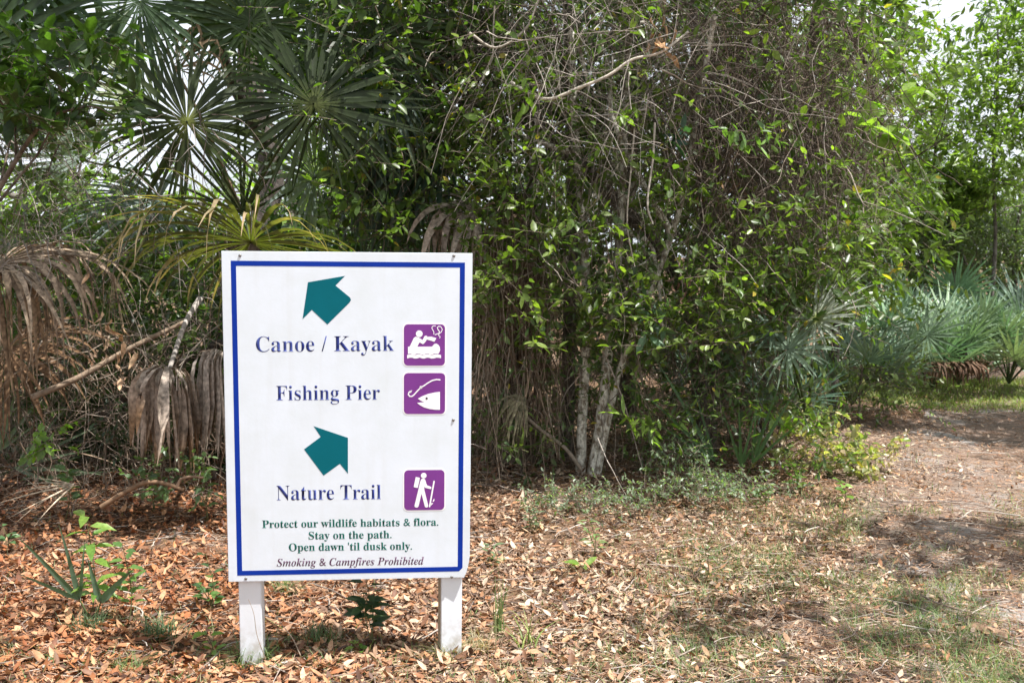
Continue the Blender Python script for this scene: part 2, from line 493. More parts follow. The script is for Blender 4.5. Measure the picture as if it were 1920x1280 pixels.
M_RAW = flat_mat("bare_timber", (0.33, 0.26, 0.17), 0.8, 0.35)

BOARD_O = np.array([-0.61882874, 3.99763731, 0.31734342])
LEAN, YAW, ROLL = 0.05355114, 0.09559416, 0.00876852
BW, BH, BT = 0.914, 1.248, 0.016
RM = np.array((Matrix.Rotation(YAW, 3, 'Z') @ Matrix.Rotation(LEAN, 3, 'X') @ Matrix.Rotation(ROLL, 3, 'Y')))

def B2(u, v):
    """photo pixel -> (x, z) on the board's face"""
    d = ray(u, v); nrm = RM @ np.array([0, 1.0, 0])
    t = ((BOARD_O - CAMP) @ nrm) / (d @ nrm)
    q = RM.T @ (CAMP + d * t - BOARD_O)
    return (q[0], q[2])

sign_base = np.array([BOARD_O[0], BOARD_O[1], float(gz(BOARD_O[0], BOARD_O[1]))])
SIGN = thing("trail_sign", "tall white painted sign on two posts listing canoe, fishing pier and nature trail", "sign", sign_base)
BMAT = Matrix.Translation(Vector(BOARD_O - sign_base)) @ Matrix(RM.tolist()).to_4x4()

def link(name, me, mat, parent, mw):
    me.materials.append(mat)
    o = bpy.data.objects.new(name, me); COL.objects.link(o)
    o.parent = parent
    o.matrix_local = mw
    return o

def prism(name, poly, y0, y1, mat, parent, mw=None, bevel=0.0, holes=None):
    """flat shape with thickness; poly = [(x,z)] on the board, y0 front, y1 back"""
    import bmesh
    bm = bmesh.new()
    area = sum(poly[i][0] * poly[(i + 1) % len(poly)][1] - poly[(i + 1) % len(poly)][0] * poly[i][1] for i in range(len(poly)))
    if area < 0: poly = poly[::-1]
    f = [bm.verts.new((x, y0, z)) for x, z in poly]
    bk = [bm.verts.new((x, y1, z)) for x, z in poly]
    n = len(poly)
    front = bm.faces.new(f)
    bm.faces.new(bk[::-1])
    for i in range(n):
        bm.faces.new((f[i], bk[i], bk[(i + 1) % n], f[(i + 1) % n]))
    if bevel:
        es = [e for e in bm.edges if abs(e.verts[0].co.y - y0) < 1e-6 and abs(e.verts[1].co.y - y0) < 1e-6]
        bmesh.ops.bevel(bm, geom=es, offset=bevel, segments=2, affect='EDGES')
    bm.normal_update()
    bmesh.ops.triangulate(bm, faces=[x for x in bm.faces if len(x.verts) > 4])
    bmesh.ops.recalc_face_normals(bm, faces=bm.faces)
    me = bpy.data.meshes.new(name); bm.to_mesh(me); bm.free()
    return link(name, me, mat, parent, mw if mw is not None else Matrix.Identity(4))

def multi(name, polys, y0, y1, mat, parent, mw=None):
    """several flat pieces of one mark in one mesh"""
    import bmesh
    bm = bmesh.new()
    for poly in polys:
        area = sum(poly[i][0] * poly[(i + 1) % len(poly)][1] - poly[(i + 1) % len(poly)][0] * poly[i][1] for i in range(len(poly)))
        if area < 0: poly = poly[::-1]
        f = [bm.verts.new((x, y0, z)) for x, z in poly]; bk = [bm.verts.new((x, y1, z)) for x, z in poly]
        n = len(poly)
        bm.faces.new(f); bm.faces.new(bk[::-1])
        for i in range(n): bm.faces.new((f[i], bk[i], bk[(i + 1) % n], f[(i + 1) % n]))
    bm.normal_update()
    bmesh.ops.triangulate(bm, faces=[x for x in bm.faces if len(x.verts) > 4])
    bmesh.ops.recalc_face_normals(bm, faces=bm.faces)
    me = bpy.data.meshes.new(name); bm.to_mesh(me); bm.free()
    return link(name, me, mat, parent, mw if mw is not None else Matrix.Identity(4))

def rrect(x0, x1, z0, z1, r, k=6):
    pts = []
    for cx, cz, a0 in ((x1 - r, z1 - r, 0), (x0 + r, z1 - r, 90), (x0 + r, z0 + r, 180), (x1 - r, z0 + r, 270)):
        for i in range(k + 1):
            a = math.radians(a0 + 90 * i / k); pts.append((cx + r * math.cos(a), cz + r * math.sin(a)))
    return pts

def stroke(pts, w, caps=True):
    """outline of a thick line"""
    p = np.array(pts, float); d = unit(np.gradient(p, axis=0)); nrm = np.stack([-d[:, 1], d[:, 0]], 1)
    a = p + nrm * w / 2; b = p - nrm * w / 2
    out = [tuple(q) for q in a]
    if caps:
        ang = math.atan2(d[-1][1], d[-1][0])
        out += [tuple(p[-1] + w / 2 * np.array([math.cos(ang + math.pi / 2 - math.pi * i / 5), math.sin(ang + math.pi / 2 - math.pi * i / 5)])) for i in range(1, 5)]
    out += [tuple(q) for q in b[::-1]]
    if caps:
        ang = math.atan2(d[0][1], d[0][0])
        out += [tuple(p[0] + w / 2 * np.array([math.cos(ang - math.pi / 2 - math.pi * i / 5), math.sin(ang - math.pi / 2 - math.pi * i / 5)])) for i in range(1, 5)]
    return out

# board with the broken lower corner
hw = BW / 2
z1 = lambda u, v: B2(400 + u / 3.764, 460 + v / 3.764)
z2 = lambda u, v: B2(400 + u / 3.764, 780 + v / 3.764)
cut = [z2(1806, 985), z2(1800, 1045), z2(1785, 1105), z2(1768, 1140), z2(1735, 1152)]
board_poly = [(-hw, 0.0), (-hw, BH), (hw, BH), (hw, cut[0][1])] + cut[1:-1] + [(cut[-1][0], 0.0)]
BOARD = prism("board", board_poly, 0.0, BT, M_BOARD, SIGN, BMAT, bevel=0.0015)
# border band
o = [B2(432, 491), B2(871, 490), B2(868, 1071), B2(445.5, 1077.5)]
xl = (o[0][0] + o[3][0]) / 2; xr = (o[1][0] + o[2][0]) / 2; zt = (o[0][1] + o[1][1]) / 2; zb = (o[2][1] + o[3][1]) / 2
bw_ = 0.0185
def frame_mesh():
    ch = 0.014
    outer = [(xl, zb), (xr - ch, zb), (xr, zb + ch), (xr, zt), (xl, zt)]
    inner = [(xl + bw_, zb + bw_), (xr - bw_ - .002, zb + bw_), (xr - bw_, zb + bw_ + .002), (xr - bw_, zt - bw_), (xl + bw_, zt - bw_)]
    v = [(x, -0.0005, z) for x, z in outer + inner] + [(x, 0.002, z) for x, z in outer + inner]
    f = []
    for i in range(5):
        j = (i + 1) % 5
        f += [(i, j, 5 + j, 5 + i), (10 + i, 15 + i, 15 + j, 10 + j), (i, 10 + i, 10 + j, j), (5 + i, 5 + j, 15 + j, 15 + i)]
    me = bpy.data.meshes.new("border"); me.from_pydata(v, [], f); me.update(); return me
link("border", frame_mesh(), M_BLUE, BOARD, Matrix.Identity(4))
FY0, FY1 = -0.0005, 0.002
ar1 = [z1(*q) for q in [(668, 260), (930, 215), (862, 283), (965, 368), (972, 385), (960, 405), (805, 558), (695, 455), (630, 520)]]
ar2 = [z2(*q) for q in [(708, 70), (950, 152), (950, 405), (893, 335), (778, 418), (640, 233), (758, 145)]]
tag(prism("arrow", ar1, FY0, FY1, M_TEAL, BOARD), "teal arrow pointing up and left")
tag(prism("arrow", ar2, FY0, FY1, M_TEAL, BOARD), "teal arrow pointing up and right")

def mathchars(s, U, L):
    return ''.join(chr(U + ord(c) - 65) if c.isupper() else (chr(L + ord(c) - 97) if c.islower() else c) for c in s)
def lettering(s, l, r, base_l, base_r, cap, mat, italic=False, thin=0.0, space=1.0):
    """l/r/baselines/cap height in photo pixels give the size of the painted line"""
    cu = bpy.data.curves.new("lettering", 'FONT')
    cu.body = mathchars(s, 0x1D468, 0x1D482) if italic else mathchars(s, 0x1D400, 0x1D41A)
    cu.offset = thin; cu.space_character = space; cu.extrude = 0.0; cu.resolution_u = 6
    tmp = bpy.data.objects.new("lettering", cu); COL.objects.link(tmp)
    dg = bpy.context.evaluated_depsgraph_get(); dg.update()
    me = bpy.data.meshes.new_from_object(tmp.evaluated_get(dg))
    bpy.data.objects.remove(tmp); bpy.data.curves.remove(cu)
    n = len(me.vertices); co = np.zeros(n * 3, np.float32); me.vertices.foreach_get("co", co); co = co.reshape(-1, 3)
    x0, x1 = co[:, 0].min(), co[:, 0].max()
    capn = 0.70 * (1.0 if True else 1)
    a = np.array(B2(l, base_l)); b = np.array(B2(r, base_r))
    t_ = np.array(B2((l + r) / 2, cap))
    mid = (a + b) / 2
    sx = (b[0] - a[0]) / (x1 - x0); sz = (t_[1] - mid[1]) / CAPH
    out = np.zeros_like(co)
    out[:, 0] = a[0] + (co[:, 0] - x0) * sx
    out[:, 2] = a[1] + (b[1] - a[1]) * (co[:, 0] - x0) / (x1 - x0) + co[:, 1] * sz
    out[:, 1] = FY0
    me.vertices.foreach_set("co", out.ravel()); me.materials.clear()
    import bmesh
    bm = bmesh.new(); bm.from_mesh(me)
    ex = bmesh.ops.extrude_face_region(bm, geom=bm.faces[:])
    for e in ex["geom"]:
        if isinstance(e, bmesh.types.BMVert): e.co.y = FY1
    bmesh.ops.recalc_face_normals(bm, faces=bm.faces)
    bm.to_mesh(me); bm.free()
    me.update()
    return link("lettering", me, mat, BOARD, Matrix.Identity(4))
def cap_height():
    cu = bpy.data.curves.new("measure", 'FONT'); cu.body = mathchars("H", 0x1D400, 0x1D41A)
    t_ = bpy.data.objects.new("measure", cu); COL.objects.link(t_)
    dg = bpy.context.evaluated_depsgraph_get(); dg.update()
    me = t_.evaluated_get(dg).to_mesh(); h = max(v.co.y for v in me.vertices)
    bpy.data.objects.remove(t_); bpy.data.curves.remove(cu)
    return h
CAPH = cap_height()
tag(lettering("Canoe / Kayak", 480.2, 738.7, 659.5, 657.5, 630, M_NAVY, thin=-0.008), "navy lettering reading Canoe / Kayak")
tag(lettering("Fishing Pier", 518.2, 712.2, 750.3, 748.8, 722.3, M_NAVY, thin=-0.008), "navy lettering reading Fishing Pier")
tag(lettering("Nature Trail", 518.8, 714.3, 937.3, 935.2, 909, M_NAVY, thin=-0.008), "navy lettering reading Nature Trail")
tag(lettering("Protect our wildlife habitats & flora.", 491.7, 821.9, 989.1, 984.5, 972.8, M_GREENT, thin=0.002), "green line reading Protect our wildlife habitats & flora.")
tag(lettering("Stay on the path.", 578.8, 734.2, 1010.4, 1008, 995, M_GREENT, thin=0.002), "green line reading Stay on the path.")
tag(lettering("Open dawn 'til dusk only.", 541.6, 772.5, 1032.4, 1029.5, 1016.8, M_GREENT, thin=0.002), "green line reading Open dawn 'til dusk only.")
tag(lettering("Smoking & Campfires Prohibited", 518.8, 795, 1061, 1057.3, 1045, M_PLUM, italic=True, thin=-0.002), "plum italic line reading Smoking & Campfires Prohibited")

# pictogram plates
def plate(u0, v0, u1, v1, label):
    c = [B2(u0, v0), B2(u1, v0), B2(u0, v1), B2(u1, v1)]
    xa = (c[0][0] + c[2][0]) / 2; xb = (c[1][0] + c[3][0]) / 2; za = (c[2][1] + c[3][1]) / 2; zb_ = (c[0][1] + c[1][1]) / 2
    e = 0.0048
    pl = tag(prism("pictogram_plate", rrect(xa - e, xb + e, za - e, zb_ + e, 0.020), -0.0006, 0.002, M_WHITE, SIGN, BMAT), label)
    prism("field", rrect(xa, xb, za, zb_, 0.0155), -0.0012, 0.0, M_PURPLE, pl)
    return pl
def circ(c, r, k=20):
    return [(c[0] + r * math.cos(2 * math.pi * i / k), c[1] + r * math.sin(2 * math.pi * i / k)) for i in range(k)]
z5 = lambda u, v: B2(740 + u / 6.4, 590 + v / 6.4)
z6 = lambda u, v: B2(740 + u / 12.8, 870 + v / 12.8)
PXM = 1.0 / 508.0
IY0, IY1 = -0.0018, -0.0009
pl = plate(757.3, 607.7, 834.3, 685, "purple plate with white paddler in a canoe")
torso = [z5(*q) for q in [(178, 384), (205, 330), (228, 280), (250, 262), (282, 268), (335, 302), (358, 256), (375, 248), (391, 258), (390, 288), (370, 322), (350, 346), (335, 350), (300, 330), (290, 345), (270, 384)]]
canoe = [z5(*q) for q in [(160, 382), (445, 382), (462, 366), (475, 350), (500, 345), (525, 360), (541, 385), (545, 420), (535, 452), (520, 470), (500, 463), (480, 463), (450, 476), (430, 478), (405, 464), (380, 464), (350, 478), (320, 476), (295, 464), (270, 464), (240, 478), (215, 472), (195, 465), (160, 470)]]
wave = [z5(*q) for q in [(150, 482), (175, 476), (205, 470), (230, 480), (255, 482), (280, 470), (300, 472), (330, 484), (355, 480), (385, 470), (410, 472), (440, 484), (460, 480), (490, 470), (515, 474), (556, 482), (556, 520), (530, 514), (500, 514), (470, 522), (440, 524), (410, 514), (385, 514), (355, 524), (330, 522), (300, 512), (270, 522), (240, 524), (210, 514), (180, 514), (150, 524)]]
paddle = [z5(*q) for q in [(392, 264), (440, 262), (500, 280), (476, 322), (430, 308), (386, 296)]]
sq1 = stroke([z5(*q) for q in [(490, 134), (468, 132), (450, 143), (446, 160), (456, 180), (470, 205), (470, 232)]], 0.0026)
sq2 = stroke([z5(*q) for q in [(548, 140), (525, 138), (512, 155), (520, 178), (538, 200), (530, 222), (486, 238)]], 0.0032)
sq3 = stroke([z5(*q) for q in [(556, 145), (572, 175), (560, 205), (535, 225), (524, 245), (546, 262), (540, 278)]], 0.0026)
multi("pictogram", [circ(z5(295, 227), 41 / 6.4 * PXM), torso, canoe, wave, paddle, sq1, sq2, sq3], IY0, IY1, M_WHITE, pl)
pl = plate(757.3, 699, 834.5, 775.5, "purple plate with white hook and fish head")
rod = stroke([z5(*q) for q in [(543, 778), (500, 775), (450, 787), (400, 815), (350, 850), (316, 868), (270, 915), (232, 958), (208, 976), (182, 977), (164, 955), (172, 928), (196, 914)]], 0.0046)
barb = [z5(*q) for q in [(178, 912), (212, 904), (192, 938)]]
head = [z5(*q) for q in [(543, 922), (480, 930), (400, 948), (330, 975), (278, 1005), (315, 1028), (355, 1048), (310, 1050), (270, 1055), (300, 1080), (350, 1108), (420, 1128), (480, 1136), (543, 1138)]]
multi("pictogram", [rod, barb, circ(z5(316, 868), 17 / 6.4 * PXM, 12), head], IY0, IY1, M_WHITE, pl)
prism("fish_eye", circ(z5(384, 1001), 14 / 6.4 * PXM, 12), -0.0024, -0.0012, M_EYE, pl)
pl = plate(757.9, 880.5, 833.2, 955.5, "purple plate with white hiker and staff")
body = [z6(*q) for q in [(640, 352), (668, 342), (705, 342), (730, 362), (775, 500), (868, 535), (885, 560), (862, 590), (740, 562), (706, 535), (715, 620), (805, 985), (798, 1018), (765, 1034), (728, 1020), (646, 712), (640, 712), (575, 1000), (552, 1030), (512, 1034), (480, 1015), (476, 985), (570, 600), (610, 420)]]
pack = [z6(*q) for q in [(515, 303), (600, 320), (604, 335), (556, 555), (545, 563), (462, 545), (458, 530), (503, 312)]]
staff = stroke([z6(945, 408), z6(890, 720), z6(838, 1010)], 0.0056)
bit1 = [z6(*q) for q in [(878, 925), (925, 930), (868, 988)]]; bit2 = [z6(*q) for q in [(945, 815), (957, 850), (935, 893), (908, 885)]]
multi("pictogram", [circ(z6(697, 268), 70 / 12.8 * PXM), body, pack, staff, bit1, bit2], IY0, IY1, M_WHITE, pl)

# screws
def screw(u, v):
    import bmesh
    x, z = B2(u, v)
    bm = bmesh.new()
    bmesh.ops.create_uvsphere(bm, u_segments=12, v_segments=8, radius=0.0056)
    for w in bm.verts: w.co.y *= 0.55
    me = bpy.data.meshes.new("screw"); bm.to_mesh(me); bm.free()
    me.polygons.foreach_set("use_smooth", [True] * len(me.polygons))
    link("screw", me, M_SCREW, SIGN, BMAT @ Matrix.Translation((x, -0.001, z)))
for q in [(450, 479), (851, 479.5), (850, 787), (461, 1084), (847, 1081)]: screw(*q)

# posts: square painted timber standing behind the board
def post(u_top, v_top, u_bot, v_bot, wpx, rot, label):
    import bmesh
    w = wpx * PXM
    xt, zt_ = B2(u_top, v_top)
    pb = G(u_bot, v_bot)
    top = BOARD_O + RM @ np.array([xt + (xt - 0) * 0.0, BT + 0.002 + w / 2, 1.18])
    # run straight through the seam point under the board down to the ground
    seam = BOARD_O + RM @ np.array([xt, BT + 0.002 + w / 2, zt_])
    d = unit(seam - top)
    bot = seam + d * ((seam[2] - float(gz(seam[0], seam[1])) + 0.12) / -d[2])
    L = float(np.linalg.norm(bot - top))
    bm = bmesh.new(); bmesh.ops.create_cube(bm, size=1)
    for v in bm.verts:
        v.co.x *= w; v.co.y *= w; v.co.z *= L
    bmesh.ops.bevel(bm, geom=bm.edges[:], offset=0.003, segments=2, affect='EDGES')
    me = bpy.data.meshes.new("post"); bm.to_mesh(me); bm.free()
    zax = Vector(-d); q = zax.to_track_quat('Z', 'Y').to_matrix()
    yaw = Matrix.Rotation(YAW + rot, 3, 'Z')
    xax = yaw @ Vector((1, 0, 0)); xax = (xax - zax * xax.dot(zax)).normalized(); yax = zax.cross(xax)
    m3 = Matrix((xax, yax, zax)).transposed()
    mid = (Vector(top) + Vector(bot)) / 2 - Vector(sign_base)
    o = link("post", me, M_POST, SIGN, Matrix.Translation(mid) @ m3.to_4x4())
    return o
post(467, 1090, 471, 1236, 43, 0.0, "left")
rp = post(845, 1086, 843, 1232, 42, 0.11, "right")
# the inner side of the second post is bare wood
me = rp.data; me.materials.append(M_RAW)
for p_ in me.polygons:
    if p_.normal.x < -0.7: p_.material_index = 1
# ------------------------------------------------------------------ ground and trail
def ground_mat(name, cols, scales=(0.9, 5, 45), bump=0.6):
    m, n, l, b = new_mat(name)
    tc = n.new("ShaderNodeTexCoord")
    def noise(sc, det=8, ro=0.65):
        z = n.new("ShaderNodeTexNoise"); z.inputs["Scale"].default_value = sc; z.inputs["Detail"].default_value = det; z.inputs["Roughness"].default_value = ro
        l.new(tc.outputs["Object"], z.inputs["Vector"]); return z.outputs["Fac"]
    def ramp(f, p0, c0, p1, c1):
        r = n.new("ShaderNodeValToRGB"); e = r.color_ramp.elements
        e[0].position = p0; e[0].color = (*c0, 1); e[1].position = p1; e[1].color = (*c1, 1)
        l.new(f, r.inputs["Fac"]); return r.outputs["Color"]
    def mix(f, a, c):
        x = n.new("ShaderNodeMix"); x.data_type = 'RGBA'
        l.new(f, x.inputs[0]); l.new(a, x.inputs[6])
        if isinstance(c, tuple): x.inputs[7].default_value = (*c, 1)
        else: l.new(c, x.inputs[7])
        return x.outputs[2]
    a = ramp(noise(scales[2]), 0.35, cols[0], 0.65, cols[1])
    c = ramp(noise(scales[2] * 2.3), 0.35, cols[2], 0.65, cols[3])
    f1 = ramp(noise(scales[1], 6), 0.42, (0, 0, 0), 0.58, (1, 1, 1))
    col = mix(f1, a, c)
    f2 = ramp(noise(scales[0], 7, 0.7), 0.54, (0, 0, 0), 0.66, (1, 1, 1))
    col = mix(f2, col, ramp(noise(scales[2] * 1.6), 0.3, cols[4], 0.7, cols[5]))
    l.new(col, b.inputs["Base Color"])
    b.inputs["Roughness"].default_value = 0.95
    b.inputs["Specular IOR Level"].default_value = 0.15
    bp = n.new("ShaderNodeBump"); bp.inputs["Strength"].default_value = bump; bp.inputs["Distance"].default_value = 0.02
    l.new(noise(scales[2] * 1.2, 10, 0.75), bp.inputs["Height"]); l.new(bp.outputs[0], b.inputs["Normal"])
    return m
M_GROUND = ground_mat("forest_soil", [(.055, .035, .022), (.15, .095, .06), (.10, .06, .035), (.24, .15, .09), (.12, .09, .065), (.26, .20, .15)])
M_TRAIL = ground_mat("trail_sand", [(.10, .075, .058), (.22, .165, .13), (.12, .08, .06), (.26, .19, .145), (.23, .215, .20), (.42, .40, .38)], (0.7, 2.2, 40), 0.5)

def sheet(name, xs, ys, mat, dz=0.0):
    X, Y = np.meshgrid(xs, ys); Z = gz(X, Y) + dz
    nx, ny = len(xs), len(ys)
    g = Geo(); i = np.arange(nx * ny).reshape(ny, nx)
    q = np.stack([i[:-1, :-1], i[:-1, 1:], i[1:, 1:], i[1:, :-1]], -1).reshape(-1, 4)
    g.add(np.stack([X, Y, Z], -1).reshape(-1, 3), (0.1, 0.1, 0.1), quads=q)
    return g.build(name, mat)
xs = np.concatenate([np.array([-600, -200, -80, -40, -25]), np.linspace(-16, 20, 200), np.array([30, 45, 90, 220, 600])])
ys = np.concatenate([np.array([-200, -60, -20, -8]), np.linspace(-3, 24, 200), np.array([32, 45, 80, 200, 900])])
tag(sheet("ground", xs, ys, M_GROUND), kind="structure")

# trail: a worn strip winding off to the right, ragged edge
def trail_mid(y): return 2.6 + 0.42 * (y - 4) + 0.012 * (y - 4) ** 2
ty = np.concatenate([np.linspace(-6, 17, 150), np.linspace(17.3, 40, 20)])
g = Geo(); K = 24
rows = []
for y in ty:
    c = trail_mid(y); hw_ = 1.75 + 0.25 * math.sin(y * .9)
    lft = c - hw_ + 0.5 * (float(vnoise(y, 0, 3, 1.1)) - .5) + 0.22 * (float(vnoise(y, 5, 4, 4.1)) - .5)
    rgt = c + hw_ + 0.5 * (float(vnoise(y, 9, 5, 1.1)) - .5)
    rows.append(np.stack([np.linspace(lft, rgt, K), np.full(K, y)], 1))
rows = np.array(rows); Z = gz(rows[..., 0], rows[..., 1]) + 0.005
i = np.arange(len(ty) * K).reshape(len(ty), K)
g.add(np.concatenate([rows, Z[..., None]], -1).reshape(-1, 3), (.2, .2, .2), quads=np.stack([i[:-1, :-1], i[:-1, 1:], i[1:, 1:], i[1:, :-1]], -1).reshape(-1, 4))
tag(g.build("trail", M_TRAIL), kind="structure")

def trailness(x, y):
    return smooth(2.1, 0.9, np.abs(x - (2.6 + 0.42 * (y - 4) + 0.012 * (y - 4) ** 2)))

# ------------------------------------------------------------------ leaf litter, needles, grass
def in_view(n, y0, y1, margin=0.25, power=1.0):
    y = y0 * (y1 / y0) ** (RG.uniform(size=n) ** power)
    x = RG.uniform(-1, 1, n) * (0.48 * y + margin)
    return x, y

LIT = np.array([(.36, .20, .11), (.44, .28, .17), (.52, .38, .27), (.28, .14, .075), (.18, .10, .065), (.48, .37, .28), (.38, .23, .14), (.32, .24, .18), (.10, .06, .045), (.20, .14, .105), (.15, .075, .04), (.075, .045, .035), (.50, .41, .33)])
x, y = in_view(210000, 3.3, 15)
tn = trailness(x, y)
keep = RG.uniform(size=len(x)) < np.clip((1 - 0.72 * tn) * (0.18 + 1.25 * vnoise(x, y, 21, 2.3) * (.5 + vnoise(x, y, 22, 6.0))) * (1 - 0.6 * smooth(10, 13, y)), 0, 1)
x, y = x[keep], y[keep]; n = len(x)
zz = gz(x, y) + RG.uniform(0.002, 0.034, n)
a = RG.uniform(0, 2 * np.pi, n)
d = np.stack([np.cos(a), np.sin(a), RG.normal(0, 0.36, n)], 1)
nm = np.stack([RG.normal(0, .35, n), RG.normal(0, .35, n), np.ones(n)], 1)
pal = LIT[RG.integers(0, len(LIT), n)] * RG.uniform(.75, 1.2, (n, 1))
# paler and greyer litter to the right, rustier on the left
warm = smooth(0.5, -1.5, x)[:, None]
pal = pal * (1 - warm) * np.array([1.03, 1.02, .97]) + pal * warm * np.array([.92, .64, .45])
L = (0.013 + 0.052 * RG.uniform(0, 1, n) ** 1.6) * np.where(RG.uniform(size=n) < .04, 1.35, 1.0) * (1 - .26 * smooth(-.4, 1.4, x))
g = Geo()
leaves(g, np.stack([x, y, zz], 1), d, nm, L, RG.uniform(.30, .5, n), pal, fold=RG.uniform(-.3, .7, n), curl=RG.uniform(-.5, .6, n))
o = g.build("leaf_litter", M_LITTER)
tag(o, "fallen brown and tan oak leaves strewn over the forest floor", "leaf litter", kind="stuff")

# pine needles and small twigs
x, y = in_view(46000, 3.3, 14)
keep = RG.uniform(size=len(x)) < 0.35 + 0.6 * vnoise(x, y, 33, 1.4)
x, y = x[keep], y[keep]; n = len(x)
a = RG.uniform(0, 2 * np.pi, n); ln = RG.uniform(.06, .2, n)
t = np.linspace(-.5, .5, 3)
bx = RG.normal(0, .08, n)
z0 = gz(x, y) + RG.uniform(.006, .03, n)
pts = np.stack([x[:, None] + np.cos(a)[:, None] * ln[:, None] * t - np.sin(a)[:, None] * (bx * ln)[:, None] * (1 - 4 * t ** 2),
                y[:, None] + np.sin(a)[:, None] * ln[:, None] * t + np.cos(a)[:, None] * (bx * ln)[:, None] * (1 - 4 * t ** 2),
                z0[:, None] + RG.normal(0, .12, n)[:, None] * ln[:, None] * t], -1)
g = Geo()
strands(g, pts, RG.uniform(.0007, .0019, (n, 1)), jitter_cols([(.34, .19, .11), (.45, .30, .2), (.25, .15, .1), (.42, .36, .3)], n), 3)
tag(g.build("pine_needles", M_WOOD), "thin brown pine needles and twiglets over the leaf litter", "needles", kind="stuff")

# broken twigs on the litter
x, y = in_view(900, 3.4, 11)
n = len(x); a = RG.uniform(0, 2 * np.pi, n); ln = RG.uniform(.06, .34, n); t = np.linspace(-.5, .5, 5)
bx = RG.normal(0, .10, (n, 1)) * np.cos(t * np.pi)[None] + RG.normal(0, .025, (n, 5))
pts = np.stack([x[:, None] + np.cos(a)[:, None] * ln[:, None] * t - np.sin(a)[:, None] * ln[:, None] * bx,
                y[:, None] + np.sin(a)[:, None] * ln[:, None] * t + np.cos(a)[:, None] * ln[:, None] * bx,
                (gz(x, y) + RG.uniform(.012, .04, n))[:, None] + RG.normal(0, .08, n)[:, None] * ln[:, None] * t], -1)
g = Geo()
strands(g, pts, (RG.uniform(.0018, .0045, (n, 1)) * np.linspace(1, .6, 5)[None]), jitter_cols([(.30, .25, .21), (.20, .15, .12), (.42, .37, .32), (.12, .09, .075)], n), 5)
tag(g.build("twigs", M_WOOD), "short broken grey and brown twigs lying over the leaf litter", "twigs", kind="stuff")

def blades(g, x, y, h, col, lean=.5, w=.004, z=None, k=4):
    n = len(x); a = RG.uniform(0, 2 * np.pi, n)
    out = np.stack([np.cos(a), np.sin(a), np.zeros(n)], 1)
    t = np.linspace(0, 1, k)
    le = (lean * RG.uniform(.3, 1.4, n))[:, None]
    base = np.stack([x, y, gz(x, y) if z is None else z], 1)
    pts = base[:, None] + out[:, None] * (h[:, None] * le * t ** 1.7)[..., None]
    pts[..., 2] += h[:, None] * (t - 0.45 * np.clip(le, 0, 1.2) * t ** 2.2)
    dd = unit(np.gradient(pts, axis=1))
    side = unit(np.cross(dd, np.broadcast_to(np.cross(out, [0, 0, 1.0])[:, None], dd.shape)))
    side = np.broadcast_to(unit(np.cross(out, [0, 0, 1.0]))[:, None], dd.shape)
    nrm = np.cross(side, dd)
    width = w * np.clip(1.15 - t, .08, 1)[None] * RG.uniform(.6, 1.3, (n, 1))
    ribbons(g, pts, side, nrm, width, np.broadcast_to(col[:, None], (n, k, 3)), .25)

GR = [(.10, .18, .05), (.15, .23, .07), (.22, .27, .12), (.07, .14, .04), (.34, .31, .18)]
x, y = in_view(110000, 3.4, 8.5)
pn = vnoise(x, y, 50, 1.7) * .6 + vnoise(x, y, 51, 5) * .4
reg = smooth(0.2, 1.3, x - 0.10 * (y - 4)) * smooth(6.8, 5.0, y - 0.25 * x) + 0.28 * smooth(4.4, 3.9, y) + 0.06
keep = RG.uniform(size=len(x)) < np.clip((pn - .36) * 3.2, 0, 1) * reg * .75
x, y = x[keep], y[keep]; n = len(x)
g = Geo(); blades(g, x, y, RG.uniform(.025, .10, n), jitter_cols(GR, n), .9, .0042)
tag(g.build("short_grass", M_GRASS), "short thin grass mixed with the fallen leaves on the right", "grass", kind="stuff")
# grassy strip where the trail bends out of sight
n = 22000
x = RG.uniform(3.0, 9, n); y = RG.uniform(10.4, 13.4, n)
keep = RG.uniform(size=n) < np.clip((vnoise(x, y, 60, 1.1) * .5 + vnoise(x, y, 61, 3) * .5 + .40 * smooth(10.6, 11.6, y) - .38) * 3, 0, 1)
x, y = x[keep], y[keep]; n = len(x)
g = Geo(); blades(g, x, y, RG.uniform(.03, .10, n), jitter_cols([(.20, .29, .06), (.28, .36, .09), (.15, .23, .05), (.32, .32, .15)], n), .8, .010)  # sunlight on the strip is put into these brighter blade colours
tag(g.build("grass_strip", M_GRASS), "sunny green grass strip across the far bend of the trail", "grass", kind="stuff")
# ------------------------------------------------------------------ fan palms
GREEN = (.042, .072, .022); DKGREEN = (.028, .050, .017); OLIVE = (.05, .075, .022); SILVER = (.13, .175, .155); SILVER2 = (.22, .27, .26)
BROWN = (.27, .185, .115); GREY = (.34, .28, .225); RUST = (.20, .12, .065)

def petiole(g, a, b, r=.008, col=(.06, .085, .03), sag=.0, mat=0):
    a = np.asarray(a, float); b = np.asarray(b, float)
    m = lerp(a, b, .5) + np.array([0, 0, sag])
    tube(g, [a, m, b], r * 1.4, r, col, 6, mat, 4)

def put_frond(root, hub, axis, normal, R, crown, dead=False, label=None, prad=.008, pcol=None, sag=.05, pm=None, **kw):
    g = Geo()
    frond(g, hub, axis, normal, R, mat=0, **kw)
    if crown is not None:
        petiole(g, crown, hub, prad, pcol if pcol is not None else ((.30, .21, .14) if dead else (.06, .085, .03)), sag, 1)
    o = g.build("dead_frond" if dead else "frond", [M_DEAD if dead else (pm or (M_PALMETTO if root.name.startswith('saw') else M_PALM)), M_WOOD], root)
    if label: o["label"] = label
    return o

